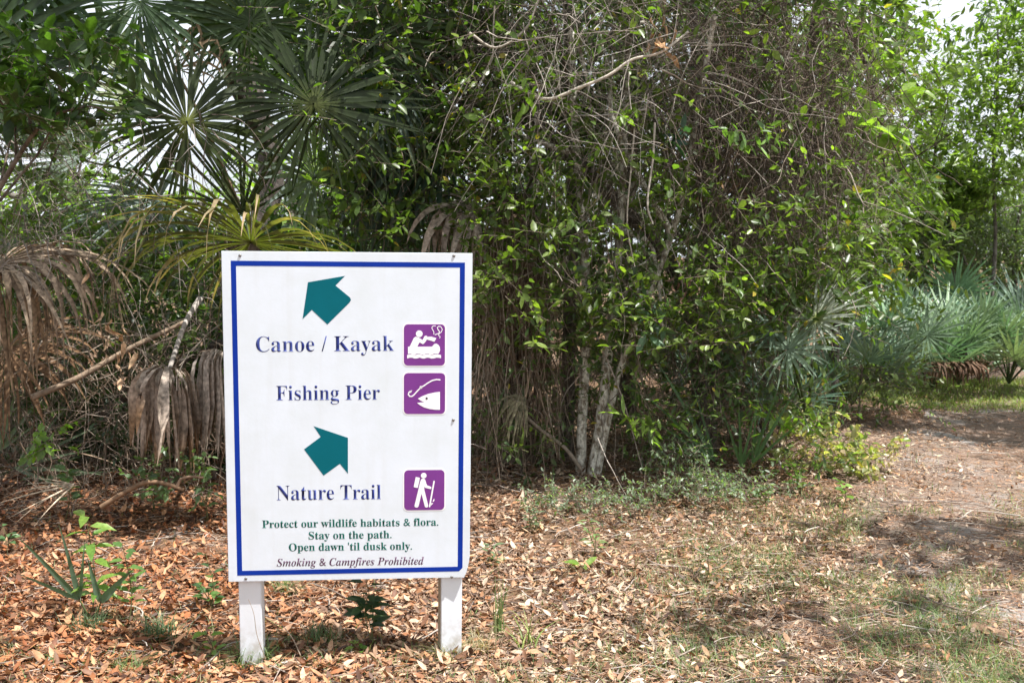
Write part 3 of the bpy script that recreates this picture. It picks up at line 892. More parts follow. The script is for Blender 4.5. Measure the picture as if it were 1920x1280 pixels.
def palm_trunk(root, pts, r0, r1, boots=60, col=(.13, .10, .075)):
    g = Geo()
    p = tube(g, pts, r0, r1, col, 12, 0, 5, .08)
    # stubs of old leaf bases around the trunk
    for i in range(boots):
        t = RG.uniform(.05, 1); q = p[int(t * (len(p) - 1))]; a = RG.uniform(0, 2 * np.pi)
        o = np.array([math.cos(a), math.sin(a), 0])
        rr = r0 + (r1 - r0) * t
        tube(g, [q + o * rr * .8, q + o * (rr * 1.25) + np.array([0, 0, .08]), q + o * (rr * 1.55) + np.array([0, 0, .2])], .022, .008, np.array(col) * RG.uniform(.7, 1.5), 5, 0, 2)
    g.build("trunk", M_BARK, root)

# --- the tall palm behind the sign
cr = P(455, 400, 7.0)
PA = thing("fan_palm", "dark green fan palm towering behind the sign, star of leaflets facing the camera", "palm", (cr[0], 7.0, float(gz(cr[0], 7.0))))
palm_trunk(PA, [(cr[0], 7.0, -.05), (cr[0] + .04, 7.02, .6), (cr[0], 7.0, cr[2] - .1)], .15, .10, 50)
up = np.array([0, 0, 1.0]); cam_dir = np.array([0, -1.0, 0])
def toward(p): return unit(CAMP - np.asarray(p))
h = P(350, 228, 6.5)
put_frond(PA, h, (-.35, 0, .9), toward(h) + np.array([.1, 0, -.05]), .68, cr, spread=335, n=80, droop=.30, col=(.036, .052, .014), tipcol=(.06, .065, .02), hubcol=(.14, .16, .03), split=.42, jit=.30, fold=.12, width=1.1, short=.15, cup=-.22, uneven=.32, torn=.12, label="round frond seen face on with a yellow green hub")
h = P(470, 40, 6.95)
put_frond(PA, h, (.1, .05, 1), (.15, -1, .1), .7, cr, spread=300, n=56, droop=.3, col=GREEN, jit=.2, uneven=.35)
h = P(700, 70, 6.75)
put_frond(PA, h, (.5, 0, .8), (-.1, -1, .1), .68, cr, spread=290, n=52, droop=.4, col=(.036, .06, .02), jit=.2, uneven=.35)
h = P(60, 60, 6.6)
put_frond(PA, h, (-.5, 0, .6), (.1, -1, .2), .7, cr, spread=290, n=52, droop=.4, col=GREEN, jit=.2, uneven=.35)
h = P(588, 195, 6.25)
put_frond(PA, h, (-.05, .1, 1), toward(h) + np.array([-.1, 0, -.1]), .74, cr, spread=325, n=78, droop=.34, col=(.028, .044, .013), hubcol=(.09, .11, .025), split=.42, jit=.28, fold=.12, width=1.08, short=.2, cup=-.2, uneven=.32, torn=.1)
h = P(262, 2, 6.9)
put_frond(PA, h, (-.1, -.3, -1), (0, -1, .35), .75, cr, spread=230, n=44, droop=.3, col=(.05, .085, .04), jit=.14)
h = P(432, 5, 7.05)
put_frond(PA, h, (.1, .1, 1), (.1, -1, -.1), .72, cr, spread=340, n=46, droop=.3, col=GREEN, hubcol=(.2, .22, .05), jit=.14)
h = P(296, 205, 6.85)
put_frond(PA, h, (-.8, -.1, .75), (.55, -.65, .5), .6, cr, spread=110, n=22, droop=.15, col=(.20, .25, .11), split=.65)
h = P(665, 150, 6.7)
put_frond(PA, h, (.5, -.2, -.4), (.3, -.8, .5), .75, cr, spread=170, n=36, droop=1.0, col=(.03, .055, .035), p=1.2, tipcol=(.10, .11, .05))
h = P(640, 60, 7.2)
put_frond(PA, h, (.7, 0, .4), (-.2, -.9, .4), .85, cr, spread=260, n=40, droop=.5, col=GREEN)
h = P(150, 300, 7.25)
put_frond(PA, h, (-.75, -.1, .6), (.25, -.9, .45), .62, cr, spread=190, n=32, droop=.25, col=SILVER2, split=.5)
h = P(592, 335, 7.2)
put_frond(PA, h, (-.3, -.35, .35), (0, -.75, .7), .62, cr, spread=270, n=40, droop=.4, col=SILVER2, split=.5)
h = P(300, 375, 7.05)
put_frond(PA, h, (-.6, -.4, -.05), (.1, -.6, .8), .7, cr, spread=240, n=40, droop=.45, col=SILVER)
h = P(530, 130, 7.5)
put_frond(PA, h, (.3, .2, 1), (0, -.9, .3), .7, cr, spread=250, n=38, droop=.5, col=GREEN, jit=.2)
h = P(690, 330, 7.5)
put_frond(PA, h, (.6, -.3, .2), (0, -.7, .7), .7, cr, spread=240, n=38, droop=.8, col=(.045, .075, .03), jit=.2)
h = P(200, 110, 7.4)
put_frond(PA, h, (-.6, .1, .6), (0, -.9, .5), .65, cr, spread=240, n=36, droop=.6, col=(.06, .09, .03), jit=.2)
h = P(470, 455, 6.0)
put_frond(PA, h, (-.1, -.5, .3), (0, -.25, 1), .98, cr, spread=285, n=58, width=.8, droop=.8, col=(.085, .088, .042), tipcol=(.36, .27, .17), hubcol=(.10, .12, .03), jit=.12, p=1.4, label="yellowing frond with curled tan tips")
h = P(330, 130, 6.9)
put_frond(PA, h, (.5, -.1, .7), (-.3, -.9, .2), .6, cr, dead=True, spread=140, n=14, droop=1.4, col=(.33, .24, .15), width=.45, jit=.3)
h = P(318, 690, 6.0)
put_frond(PA, h, (-.12, -.7, .12), (0, -.5, .87), .70, P(375, 560, 6.4), dead=True, spread=250, n=46, droop=1.9, p=.6, torn=.25, uneven=.6, col=(.36, .30, .245), tipcol=(.26, .17, .10), split=.66, fold=.45, width=1.25, jit=.16, prad=.014, pcol=(.30, .27, .24), label="folded grey brown dead frond hanging on a bent stalk")
h = P(425, 668, 6.1)
put_frond(PA, h, (-.1, -.5, .2), (0, -.75, .65), .72, P(470, 540, 6.5), dead=True, spread=200, n=34, droop=2.2, p=.62, col=(.40, .35, .30), split=.68, fold=.6, width=1.2, jit=.16, prad=.012)

# --- the palm at the left edge
cr = P(-140, 420, 6.3)
PB = thing("fan_palm", "fan palm at the left edge with a big arching brown dead frond", "palm", (cr[0], 6.3, float(gz(cr[0], 6.3))))
palm_trunk(PB, [(cr[0], 6.3, -.05), (cr[0] - .05, 6.3, .7), (cr[0], 6.3, cr[2])], .16, .11, 40)
h = P(-40, 90, 6.2)
put_frond(PB, h, (.9, .1, .25), (-.2, -1, .15), .85, cr, spread=300, n=46, droop=.25, col=DKGREEN, jit=.1, split=.5)
h = P(20, -60, 6.5)
put_frond(PB, h, (.7, .1, .1), (0, -.9, .5), .8, cr, spread=260, n=44, droop=.4, col=(.045, .085, .04))
h = P(-60, 200, 6.8)
put_frond(PB, h, (.8, -.1, .1), (-.2, -.8, .6), .75, cr, spread=240, n=40, droop=.5, col=GREEN)
h = P(-5, 500, 5.9)
put_frond(PB, h, (.9, -.2, .22), (0, -.4, .92), .92, cr, dead=True, spread=240, n=60, droop=1.15, p=1.25, width=1.1, torn=.2, uneven=.5, col=(.25, .19, .135), tipcol=(.35, .27, .19), jit=.16, fold=.6, prad=.014, label="broad brown dead frond arching down at the left")
h = P(-10, 520, 5.8)
put_frond(PB, h, (.2, -.6, .1), (0, -.6, .8), .85, cr, dead=True, spread=180, n=30, droop=1.9, p=.8, col=(.24, .175, .115), jit=.18, fold=.6)
h = P(10, 650, 6.5)
put_frond(PB, h, (.8, -.4, -.2), (0, -.8, .5), .7, cr, dead=True, spread=150, n=26, droop=.8, col=RUST, jit=.18)

# --- the dead skirted palm right of the sign
cr = P(965, 405, 7.4)
PC = thing("fan_palm", "palm stem right of the sign shrouded in a skirt of dead brown fronds", "palm", (cr[0], 7.4, float(gz(cr[0], 7.4))))
palm_trunk(PC, [(cr[0], 7.4, -.05), (cr[0] - .03, 7.4, .9), (cr[0], 7.4, cr[2] + .15)], .15, .11, 70, (.10, .075, .055))
for i in range(13):
    a = RG.uniform(-2.6, -.2) if i else -1.5
    hz = RG.uniform(-.75, .02)
    hub = cr + np.array([math.cos(a) * .17, math.sin(a) * .2, hz])
    put_frond(PC, hub, (math.cos(a) * .6, math.sin(a) * .6, -.5), (math.cos(a) * .5, math.sin(a) * .5, .5), RG.uniform(.6, .85), None, dead=True, spread=110, n=22,
              droop=2.4, p=.5, col=np.array([(.17, .115, .075), (.23, .165, .115), (.13, .09, .06)][i % 3]), jit=.28, fold=.7, width=.55)
h = P(893, 396, 6.9)
put_frond(PC, h, (-.75, -.35, .2), (0, -.6, .8), .62, cr + np.array([.0, 0, .05]), dead=True, spread=170, n=24, droop=1.3, p=.9, col=(.36, .30, .25), split=.55, jit=.12, fold=.5, label="grey dead frond with drooping fingers above the sign corner")
h = P(985, 745, 6.75)
put_frond(PC, h, (-.5, -.4, -.2), (.2, -.7, .6), .34, P(1000, 690, 7.1), dead=True, spread=110, n=16, droop=1.0, p=.8, col=(.17, .155, .095), jit=.15, fold=.6)
h = P(830, 275, 7.2)
put_frond(PC, h, (-.75, -.1, -.1), (.2, -.7, .6), .85, cr, spread=190, n=40, droop=1.0, p=1.1, col=(.045, .08, .055), tipcol=(.10, .12, .08))
h = P(770, 330, 7.3)
put_frond(PC, h, (-.5, -.2, -.3), (.3, -.7, .5), .75, cr, spread=180, n=36, droop=1.2, p=1.0, col=(.05, .085, .06))
h = P(900, 120, 7.6)
put_frond(PC, h, (-.4, -.2, .5), (.1, -.9, .3), .8, cr, spread=250, n=40, droop=.6, col=DKGREEN)
h = P(1060, 230, 7.8)
put_frond(PC, h, (.6, -.1, .5), (.1, -.9, .4), .7, cr, spread=250, n=38, droop=.7, col=DKGREEN)

# ------------------------------------------------------------------ saw palmettos along the trail
def palmetto(label, x, y, n, hgt, R, col, group="palmettos along the far edge of the trail", hero=None, face=-.4, deadn=0, spreadr=.45):
    z = float(gz(x, y)); b = np.array([x, y, z])
    root = thing("saw_palmetto", label, "palmetto", b, group)
    for i in range(n):
        a = 2 * math.pi * (i + RG.uniform(-.3, .3)) / n
        el = RG.uniform(.35, 1.0)
        o = np.array([math.cos(a), math.sin(a) - .25, 0]) * (1.1 - el * .6)
        hub = b + o * spreadr * RG.uniform(.7, 1.2) + np.array([0, 0, hgt * RG.uniform(.55, 1.0) * (.45 + .55 * el)])
        ax = unit(o * 1.0 + np.array([0, 0, .35 + el * .9]))
        nm = unit(-o * .75 + np.array([0, face, .85 - el * .4]))
        c = np.array(col) * 1.3 * RG.uniform(.75, 1.25) * (1 + RG.normal(0, .07, 3))
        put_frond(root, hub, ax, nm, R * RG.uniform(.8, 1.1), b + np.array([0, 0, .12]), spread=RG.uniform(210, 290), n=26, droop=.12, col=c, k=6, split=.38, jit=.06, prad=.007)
    for i in range(deadn):
        a = RG.uniform(-2.6, -.5)
        o = np.array([math.cos(a), math.sin(a), 0])
        put_frond(root, b + o * .3 + np.array([0, 0, .42]), o + np.array([0, 0, .1]), o * .3 + np.array([0, 0, 1]), .45, b + np.array([0, 0, .15]), dead=True, spread=220, n=24, droop=1.6, col=(.14, .085, .055), k=6)
    return root
PG = (0.142, 0.211, 0.132)
def GX(u, y): return (u - 960) / 2000 * y * 1.003
palmetto("silvery palmetto leaning out low beside the bend, two fans coloured pale as sun glare", GX(1470, 8.2), 8.2, 4, .62, .45, (0.095, 0.144, 0.096), spreadr=.3)
pm = bpy.data.objects["saw_palmetto"]
h = P(1530, 598, 6.8); c0 = P(1515, 790, 7.4)
put_frond(pm, h, (.55, -.2, .6), (-.35, -.35, .85), .42, c0, spread=290, n=34, droop=.18, col=(.38, .42, .36), hubcol=(0.292, 0.346, 0.024), k=7, split=.4)  # sun glare on the fan is put into its pale leaf colour
h = P(1478, 655, 6.75)
put_frond(pm, h, (.6, -.3, .35), (-.2, -.5, .85), .38, c0, spread=290, n=32, droop=.25, col=(0.224, 0.298, 0.216), k=7)
h = P(1450, 620, 7.1)
put_frond(pm, h, (-.8, -.2, .1), (.1, -.3, .9), .50, c0, spread=200, n=26, droop=.15, col=(0.172, 0.240, 0.176), k=7)
palmetto("palmetto clump at the near end of the palmetto bank, upright blue green fans", GX(1655, 10.4), 10.4, 8, .95, .50, PG)
palmetto("palmetto with the highest fans against the grey thicket", GX(1690, 12.2), 12.2, 9, 1.2, .58, (0.163, 0.230, 0.152))
palmetto("palmetto with a brown dead fan hanging at its foot", GX(1750, 11.6), 11.6, 8, .85, .52, (0.155, 0.221, 0.140), deadn=5)
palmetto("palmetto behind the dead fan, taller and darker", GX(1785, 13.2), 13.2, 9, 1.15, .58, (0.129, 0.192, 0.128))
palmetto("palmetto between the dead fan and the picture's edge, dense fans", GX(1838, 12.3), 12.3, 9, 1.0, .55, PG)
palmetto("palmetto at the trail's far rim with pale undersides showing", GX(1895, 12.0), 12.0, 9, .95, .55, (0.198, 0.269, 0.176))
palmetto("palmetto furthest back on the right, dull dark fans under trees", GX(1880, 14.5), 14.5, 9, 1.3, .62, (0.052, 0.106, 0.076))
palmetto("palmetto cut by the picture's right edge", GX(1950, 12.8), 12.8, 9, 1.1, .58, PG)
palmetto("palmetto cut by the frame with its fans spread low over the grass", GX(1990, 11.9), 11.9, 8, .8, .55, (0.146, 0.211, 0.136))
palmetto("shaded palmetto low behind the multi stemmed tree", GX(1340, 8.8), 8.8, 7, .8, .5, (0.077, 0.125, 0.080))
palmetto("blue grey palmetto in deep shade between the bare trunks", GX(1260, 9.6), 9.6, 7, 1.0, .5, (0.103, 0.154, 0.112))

palmetto("palmetto filling the corner where the thicket meets the palmetto bank", GX(1600, 9.6), 9.6, 8, .85, .46, (0.120, 0.182, 0.112))
palmetto("palmetto half hidden by weeds between the corner bush and the upright clump", GX(1630, 11.2), 11.2, 8, 1.05, .52, (0.146, 0.211, 0.136))
palmetto("palmetto in the middle row with fans overlapping the dull dark one", GX(1800, 11.9), 11.9, 9, 1.0, .54, (0.163, 0.230, 0.144))
palmetto("palmetto in the second row above the brown dead fan", GX(1725, 12.8), 12.8, 9, 1.25, .56, (0.138, 0.202, 0.132))
# young palmettos with few narrow leaflets
def young(label, b, specs, col):
    root = thing("palmetto_seedling", label, "palm seedling", b)
    for ax, R, n, sp in specs:
        hub = np.asarray(b) + unit(ax) * R * .35
        put_frond(root, hub, ax, (0, -1, .5), R, b, spread=sp, n=n, droop=.12, col=col, split=.12, jit=.03, width=1.7, k=7, prad=.003, sag=0)
    return root
b = G(176, 1172)
young("palm seedling with five stiff narrow leaflets in the rusty leaves left of the sign", b, [((-.35, -.1, .8), .36, 4, 70), ((.25, 0, .8), .30, 2, 60)], (.085, .13, .085))
b = G(-30, 905)
young("pale green spiky young palm reaching in from the left edge", b, [((.75, -.2, .35), .75, 6, 70), ((.9, -.2, .05), .7, 4, 45), ((.5, -.1, .9), .7, 4, 50)], (.16, .22, .13))
b = G(1385, 925)
young("young palm with arched dark leaflets between trunks and sunlit bush", b, [((-.6, -.1, .8), .75, 4, 40), ((.05, -.1, 1), .5, 4, 50), ((.35, -.1, .9), .6, 4, 40)], (.05, .10, .035))
# ------------------------------------------------------------------ trees and thicket
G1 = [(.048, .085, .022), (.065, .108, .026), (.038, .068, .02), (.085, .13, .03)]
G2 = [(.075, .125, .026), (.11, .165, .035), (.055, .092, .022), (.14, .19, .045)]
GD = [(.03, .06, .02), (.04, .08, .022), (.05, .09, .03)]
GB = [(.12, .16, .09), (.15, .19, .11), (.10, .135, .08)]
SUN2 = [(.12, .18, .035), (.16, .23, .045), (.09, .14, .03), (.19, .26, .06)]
YEL = (.35, .28, .05)

# the pale multi stemmed tree
base = G(1100, 908)
def path(pts): return np.array([P(*q) for q in pts])
st = [(path([(1088, 915, 7.1), (1092, 780, 7.1), (1099, 640, 7.1), (1098, 500, 7.12), (1090, 380, 7.1), (1078, 240, 7.0), (1070, 60, 6.9)]), .036, .024),
      (path([(1108, 915, 7.05), (1128, 780, 7.05), (1138, 680, 7.05), (1148, 590, 7.1), (1163, 430, 7.1), (1170, 280, 7.1), (1180, 60, 7.0)]), .041, .022),
      (path([(1116, 912, 7.0), (1140, 790, 7.0), (1160, 700, 7.0), (1196, 600, 6.95), (1230, 520, 6.95), (1275, 390, 6.9), (1310, 200, 6.8), (1340, 30, 6.6)]), .024, .016)]
ROOT_T = tree("oak_sapling", "pale lichen covered tree with three stems rising from one foot", "tree", (base[0], base[1]), P(1150, 100, 7), .06,
     [(P(1150, 60, 6.9), (1.3, .8, .7), 70), (P(1180, 480, 6.9), (.5, .4, .9), 36)], .075, G2, 8, M_PALEBARK, (.62, .60, .55), stems=st, limbs=8, odd=YEL, oddp=.02)  # pale lichen bark, its colour lifted further to stand for sun dapples

def dark_tree(label, pts, r0, r1, blobs, pal=G1, leaf=.075, limbs=9, nm="oak", bark=(.11, .095, .08), **kw):
    p = path(pts); q = p[0]
    return tree(nm, label, "tree", (q[0], q[1]), p[-1], r0, blobs, leaf, pal, 9, M_BARK, bark, stems=[(p, r0, r1)], limbs=limbs, group="trees of the thicket", **kw)
dark_tree("dark stem close left of the pale multi stemmed tree", [(1062, 890, 7.6), (1068, 600, 7.6), (1075, 350, 7.6), (1068, 100, 7.5), (1060, -150, 7.4)], .055, .035,
          [(P(1000, -60, 7.2), (1.4, 1.0, .9), 170)], odd=YEL, oddp=.015)
dark_tree("leaning dark oak whose limb crosses above the sign's right corner", [(1320, 880, 7.8), (1290, 560, 7.8), (1160, 380, 7.6), (1040, 265, 7.4), (940, 140, 7.3), (830, 55, 7.2), (700, -60, 7.1)], .06, .03,
          [(P(760, 60, 7.1), (1.1, .9, .75), 240), (P(800, 250, 7.4), (.8, .6, .6), 130)], odd=YEL, oddp=.03, leaf=.07)
dark_tree("thin dark trunk in the middle of the tangle", [(1330, 860, 7.9), (1340, 560, 7.9), (1310, 300, 7.7), (1300, 0, 7.5)], .05, .03,
          [(P(1330, -30, 7.3), (1.3, 1.1, .8), 150), (P(1350, 420, 8.0), (.9, .5, .6), 90)])
dark_tree("dark trunk under the tangle's right shoulder", [(1430, 850, 8.3), (1445, 600, 8.3), (1480, 380, 8.2), (1520, 120, 8.0), (1540, -80, 7.8)], .06, .03,
          [(P(1490, 10, 8.0), (1.0, .8, .8), 170), (P(1500, 380, 8.2), (1.1, .6, .7), 210)], pal=G2, odd=YEL, oddp=.03)
dark_tree("slender tree with leafy sprays above the palmetto with pale fans", [(1560, 790, 9.6), (1570, 560, 9.6), (1600, 380, 9.5), (1640, 150, 9.3)], .05, .025,
          [(P(1600, 430, 9.3), (.9, .8, .8), 260), (P(1640, 230, 9.2), (.7, .8, .8), 190)], pal=SUN2, leaf=.085, odd=YEL, oddp=.02)
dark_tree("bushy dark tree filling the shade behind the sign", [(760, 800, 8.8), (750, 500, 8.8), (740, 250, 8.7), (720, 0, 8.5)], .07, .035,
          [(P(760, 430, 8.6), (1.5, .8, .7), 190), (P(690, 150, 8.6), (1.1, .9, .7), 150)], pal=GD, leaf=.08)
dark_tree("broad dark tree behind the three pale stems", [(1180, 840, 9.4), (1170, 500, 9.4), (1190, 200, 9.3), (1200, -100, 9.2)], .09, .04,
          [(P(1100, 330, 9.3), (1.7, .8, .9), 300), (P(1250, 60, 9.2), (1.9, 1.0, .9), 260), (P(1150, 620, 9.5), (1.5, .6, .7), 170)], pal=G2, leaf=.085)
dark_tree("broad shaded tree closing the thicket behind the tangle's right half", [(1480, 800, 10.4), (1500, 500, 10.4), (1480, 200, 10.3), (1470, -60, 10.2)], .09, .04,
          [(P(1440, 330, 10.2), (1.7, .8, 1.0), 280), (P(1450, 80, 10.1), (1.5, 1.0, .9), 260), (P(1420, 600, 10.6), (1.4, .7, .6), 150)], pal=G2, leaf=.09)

# shrubs at the left
def shrub(label, pts, blobs, pal, leaf, nm="shrub", cat="shrub", r0=.022, limbs=8, m=9, group=None, ratio=.42, bark=(.16, .13, .10), **kw):
    p = path(pts) if len(pts[0]) == 3 and not isinstance(pts, np.ndarray) else pts
    q = p[0]
    return tree(nm, label, cat, (q[0], q[1]), p[-1], r0, blobs, leaf, pal, m, M_BARK, bark, stems=[(p, r0, r0 * .4)], limbs=limbs, group=group, ratio=ratio, **kw)
shrub("glossy big leaved bush overhanging the left palm at the top left corner", [(-120, 900, 5.9), (-60, 500, 5.8), (30, 300, 5.7), (120, 180, 5.6)],
      [(P(110, 100, 5.5), (.36, .3, .16), 26), (P(90, 215, 5.5), (.42, .3, .13), 30), (P(20, 150, 5.6), (.35, .3, .25), 26)], [(.045, .085, .02), (.06, .11, .022), (.035, .065, .02)], .105, m=7, ratio=.40, gap=.3, twig=.2)
shrub("leafy shrub in the light behind the brown arching frond", [(150, 860, 7.6), (160, 600, 7.6), (140, 430, 7.5)],
      [(P(140, 420, 7.5), (.8, .5, .35), 120), (P(330, 520, 7.6), (.6, .4, .4), 60)], G2, .07, gap=.4)
shrub("small dark leaved shrub beside the folded dead frond", [(195, 905, 6.1), (200, 830, 6.1), (215, 750, 6.1)],
      [(P(215, 800, 6.1), (.13, .12, .2), 26)], [(.035, .06, .035), (.05, .085, .04)], .035, r0=.006, limbs=4, m=8, twig=.12, gap=.2)
shrub("small round leaved shrub under the folded dead frond", [(300, 925, 5.9), (305, 880, 5.9), (310, 850, 5.9)],
      [(P(330, 890, 5.85), (.22, .12, .13), 26)], [(.09, .15, .07), (.12, .19, .08)], .04, r0=.005, limbs=5, m=7, twig=.14, ratio=.6, gap=.2)
shrub("bright leafed sprig on the left above the spiky young palm", [(70, 910, 5.9), (75, 860, 5.9), (85, 830, 5.9)],
      [(P(90, 825, 5.8), (.16, .1, .07), 9)], [(.15, .25, .04), (.12, .20, .04)], .06, r0=.004, limbs=3, m=5, twig=.1, ratio=.65, gap=.1)
shrub("low twiggy shrub in the shade left of the three stems", [(980, 900, 7.0), (975, 860, 7.0), (970, 800, 7.0)],
      [(P(985, 780, 7.0), (.35, .25, .3), 30)], [(.07, .11, .05), (.10, .13, .07)], .05, r0=.008, limbs=6, m=6, gap=.2)
# small leaved ground shrubs, grey green in the sun
GG = [(.16, .22, .13), (.20, .26, .16), (.12, .18, .10), (.22, .27, .20)]
shrub("spreading grey green shrublet right at the foot of the three stems", [(1110, 975, 6.4), (1115, 950, 6.4), (1120, 930, 6.4)],
      [(P(1110, 940, 6.15), (.42, .25, .08), 130)], GG, .024, r0=.005, limbs=14, m=9, twig=.11, gap=.1, upward=.7)
shrub("grey green shrublet with dense tiny leaves midway to the sunlit bush", [(1330, 950, 6.6), (1330, 930, 6.6), (1335, 900, 6.6)],
      [(P(1330, 915, 6.3), (.50, .25, .09), 160)], GG, .024, r0=.005, limbs=14, m=9, twig=.12, gap=.1, upward=.7)
shrub("taller grey green sprays behind the shrublet with dense tiny leaves", [(1290, 920, 6.9), (1285, 890, 6.9), (1290, 850, 6.9)],
      [(P(1285, 872, 6.5), (.28, .2, .16), 70)], GG, .026, r0=.005, limbs=9, m=9, twig=.15, gap=.1, upward=.7)
shrub("sunlit yellow green bush at the corner where the trail begins", [(1570, 890, 7.6), (1570, 850, 7.6), (1575, 810, 7.6)],
      [(P(1560, 850, 7.2), (.42, .32, .15), 95), (P(1500, 795, 7.4), (.28, .2, .12), 34), (P(1610, 870, 7.1), (.2, .2, .09), 26)], [(.24, .26, .11), (.34, .30, .15), (.17, .22, .08), (.40, .31, .20)], .045, r0=.008, limbs=10, m=8, twig=.16, ratio=.6, gap=.1)
shrub("leafy sprig with lance shaped leaves over the grey green sprays", [(1215, 905, 6.8), (1225, 820, 6.8), (1210, 740, 6.7), (1190, 640, 6.7)],
      [(P(1210, 800, 6.6), (.22, .1, .05), 9), (P(1200, 600, 6.6), (.2, .12, .12), 12), (P(1150, 590, 6.7), (.15, .1, .1), 8)], G2, .085, r0=.008, limbs=5, m=6, twig=.14, ratio=.30, gap=.05)
shrub("open shrub with blue green leaves between thin trunks and pale palmetto", [(1380, 880, 7.6), (1390, 760, 7.6), (1400, 620, 7.5)],
      [(P(1390, 620, 7.4), (.45, .35, .3), 60), (P(1420, 740, 7.5), (.3, .3, .25), 36)], [(.10, .16, .09), (.08, .14, .06), (.13, .19, .11)], .06, r0=.012, limbs=8, m=8, gap=.3)
shrub("shrub with bright leaves just left of the pale palmetto fans", [(1460, 860, 8.0), (1465, 720, 8.0), (1470, 560, 7.9)],
      [(P(1470, 545, 7.7), (.55, .4, .3), 120)], G2, .07, r0=.014, limbs=8, m=8, gap=.35)
shrub("weedy bush filling the gap under the palmetto fans", [(1610, 790, 9.2), (1612, 740, 9.2), (1615, 690, 9.2)],
      [(P(1620, 730, 9.2), (.6, .4, .25), 130)], [(.12, .18, .05), (.16, .20, .07), (.09, .13, .05)], .05, r0=.01, limbs=9, m=8, gap=.2)

# --- trees round the bend, right
def far_tree(label, u, y, h, blobs, pal, leaf=.10, m=9, r0=.10, nm="oak", **kw):
    x = GX(u, y); gz0 = float(gz(x, y))
    bl = [((x + dx, y + dy, z), r, n) for dx, dy, z, r, n in blobs]
    return tree(nm, label, "tree", (x, y), (x + max(blobs[0][0], -.3) * .5, y, h * .8), r0, bl, leaf, pal, m, M_BARK, (.13, .115, .10), group="trees beyond the thicket", **kw)
far_tree("airy bright green oak above the palmetto bank", 1850, 13.5, 5.5, [(0, 0, 3.6, (1.4, 1.2, .8), 460), (-.5, -.2, 2.7, (.9, .8, .6), 270), (.8, 0, 4.5, (1.0, 1, .6), 180)], SUN2, .085, gap=.5, gsc=1.7, r0=.03)
far_tree("oak with sprays hanging into the top right corner", 2080, 8.6, 5.2, [(-.75, 0, 3.75, (.85, .7, .3), 60), (0, 0, 4.6, (1.6, 1.2, .7), 160)], GD, .085, gap=.45, ratio=.3, hang=.3)
far_tree("grey green tree in soft shade behind the palmettos", 1800, 15.5, 3.4, [(0, 0, 2.0, (1.5, 1.0, .9), 380), (.9, 0, 1.6, (1.3, 1, .8), 240)], GB, .09, gap=.38)
far_tree("dull green tree behind the palmettos at the picture's right edge", 1960, 17.5, 4.2, [(0, 0, 2.6, (1.8, 1.2, 1.2), 420), (-1.2, 0, 1.6, (1.2, 1, .8), 180)], GB, .10, gap=.36)
far_tree("sunlit tree left of the white sky gap", 1630, 15, 4.0, [(0, 0, 2.7, (1.2, 1.2, .9), 300), (-1.2, 0, 3.9, (.9, 1.0, .8), 120)], SUN2, .11, gap=.40)
far_tree("young tree between the sunlit tree and the grey green tree", 1700, 15.5, 3.4, [(0, 0, 2.2, (1.1, 1, .9), 250)], SUN2, .10, gap=.38)
far_tree("big leafy oak leaning over the bend from the right", 2190, 12.8, 6, [(-1.9, .2, 3.1, (1.3, 1.0, .8), 440), (-1.0, .2, 4.3, (1.4, 1.2, .9), 290)], SUN2, .085, r0=.045, gap=.44, gsc=1.8)

far_tree("rounded soft green bush mass above the palmetto row", 1765, 14.2, 2.6, [(0, 0, 1.75, (1.0, .7, .62), 330)], GB, .075, gap=.2, r0=.04)
far_tree("rounded grey green bush touching the picture's right edge above the palmettos", 1905, 14.8, 2.8, [(0, 0, 1.75, (1.1, .7, .75), 360)], GB, .075, gap=.2, r0=.04)
# --- sunny trees and bushes seen through the gaps behind the palms
SUNNY = [(.15, .24, .04), (.20, .30, .05), (.12, .19, .035), (.24, .33, .07)]
far_tree("sunny bush seen through the gap left of the face on frond", 60, 10.2, 2.8, [(0, 0, 1.75, (1.5, .8, .65), 250)], SUNNY, .10, gap=.36)
far_tree("sunny bush seen under the face on frond", 330, 10.6, 2.6, [(0, 0, 1.65, (1.5, .9, .75), 220)], SUNNY, .10, gap=.36)
far_tree("sunny bush seen between the tall palm's lower fronds", 560, 12.2, 2.8, [(0, 0, 1.9, (1.5, .9, .85), 230)], SUNNY, .10, gap=.36)
far_tree("taller sunny tree behind the sign's upper edge", 800, 13, 4.2, [(0, 0, 2.3, (1.9, 1.0, 1.2), 330)], SUNNY, .10, gap=.36)
far_tree("thin tree standing in the sky gap behind the palms", 150, 17, 4.6, [(-.5, 0, 2.9, (1.1, 1, 1.0), 70)], G2, .12, gap=.5)
far_tree("thin tree rising behind the tall palm's right fronds", 640, 16, 6.0, [(0, 0, 3.6, (1.5, 1, 1.6), 200)], G2, .12, gap=.46)
far_tree("tall dense tree at the back of the thicket's middle", 1000, 12.5, 7, [(0, 0, 2.5, (1.9, 1.0, 1.5), 420), (.2, 0, 4.3, (2.0, 1.2, 1.1), 330)], G1, .11, gap=.35)
far_tree("tall dense tree at the back of the thicket's right half", 1330, 13, 7, [(0, 0, 2.3, (1.9, 1.0, 1.6), 420), (.2, 0, 4.4, (2.1, 1.2, 1.2), 340)], G1, .11, gap=.35)
far_tree("tall tree closing the thicket beside the sunlit tree", 1560, 14, 6, [(0, 0, 1.9, (1.5, 1.0, 1.4), 330), (-.3, 0, 4.0, (1.4, 1.2, .9), 200)], G1, .11, gap=.37)

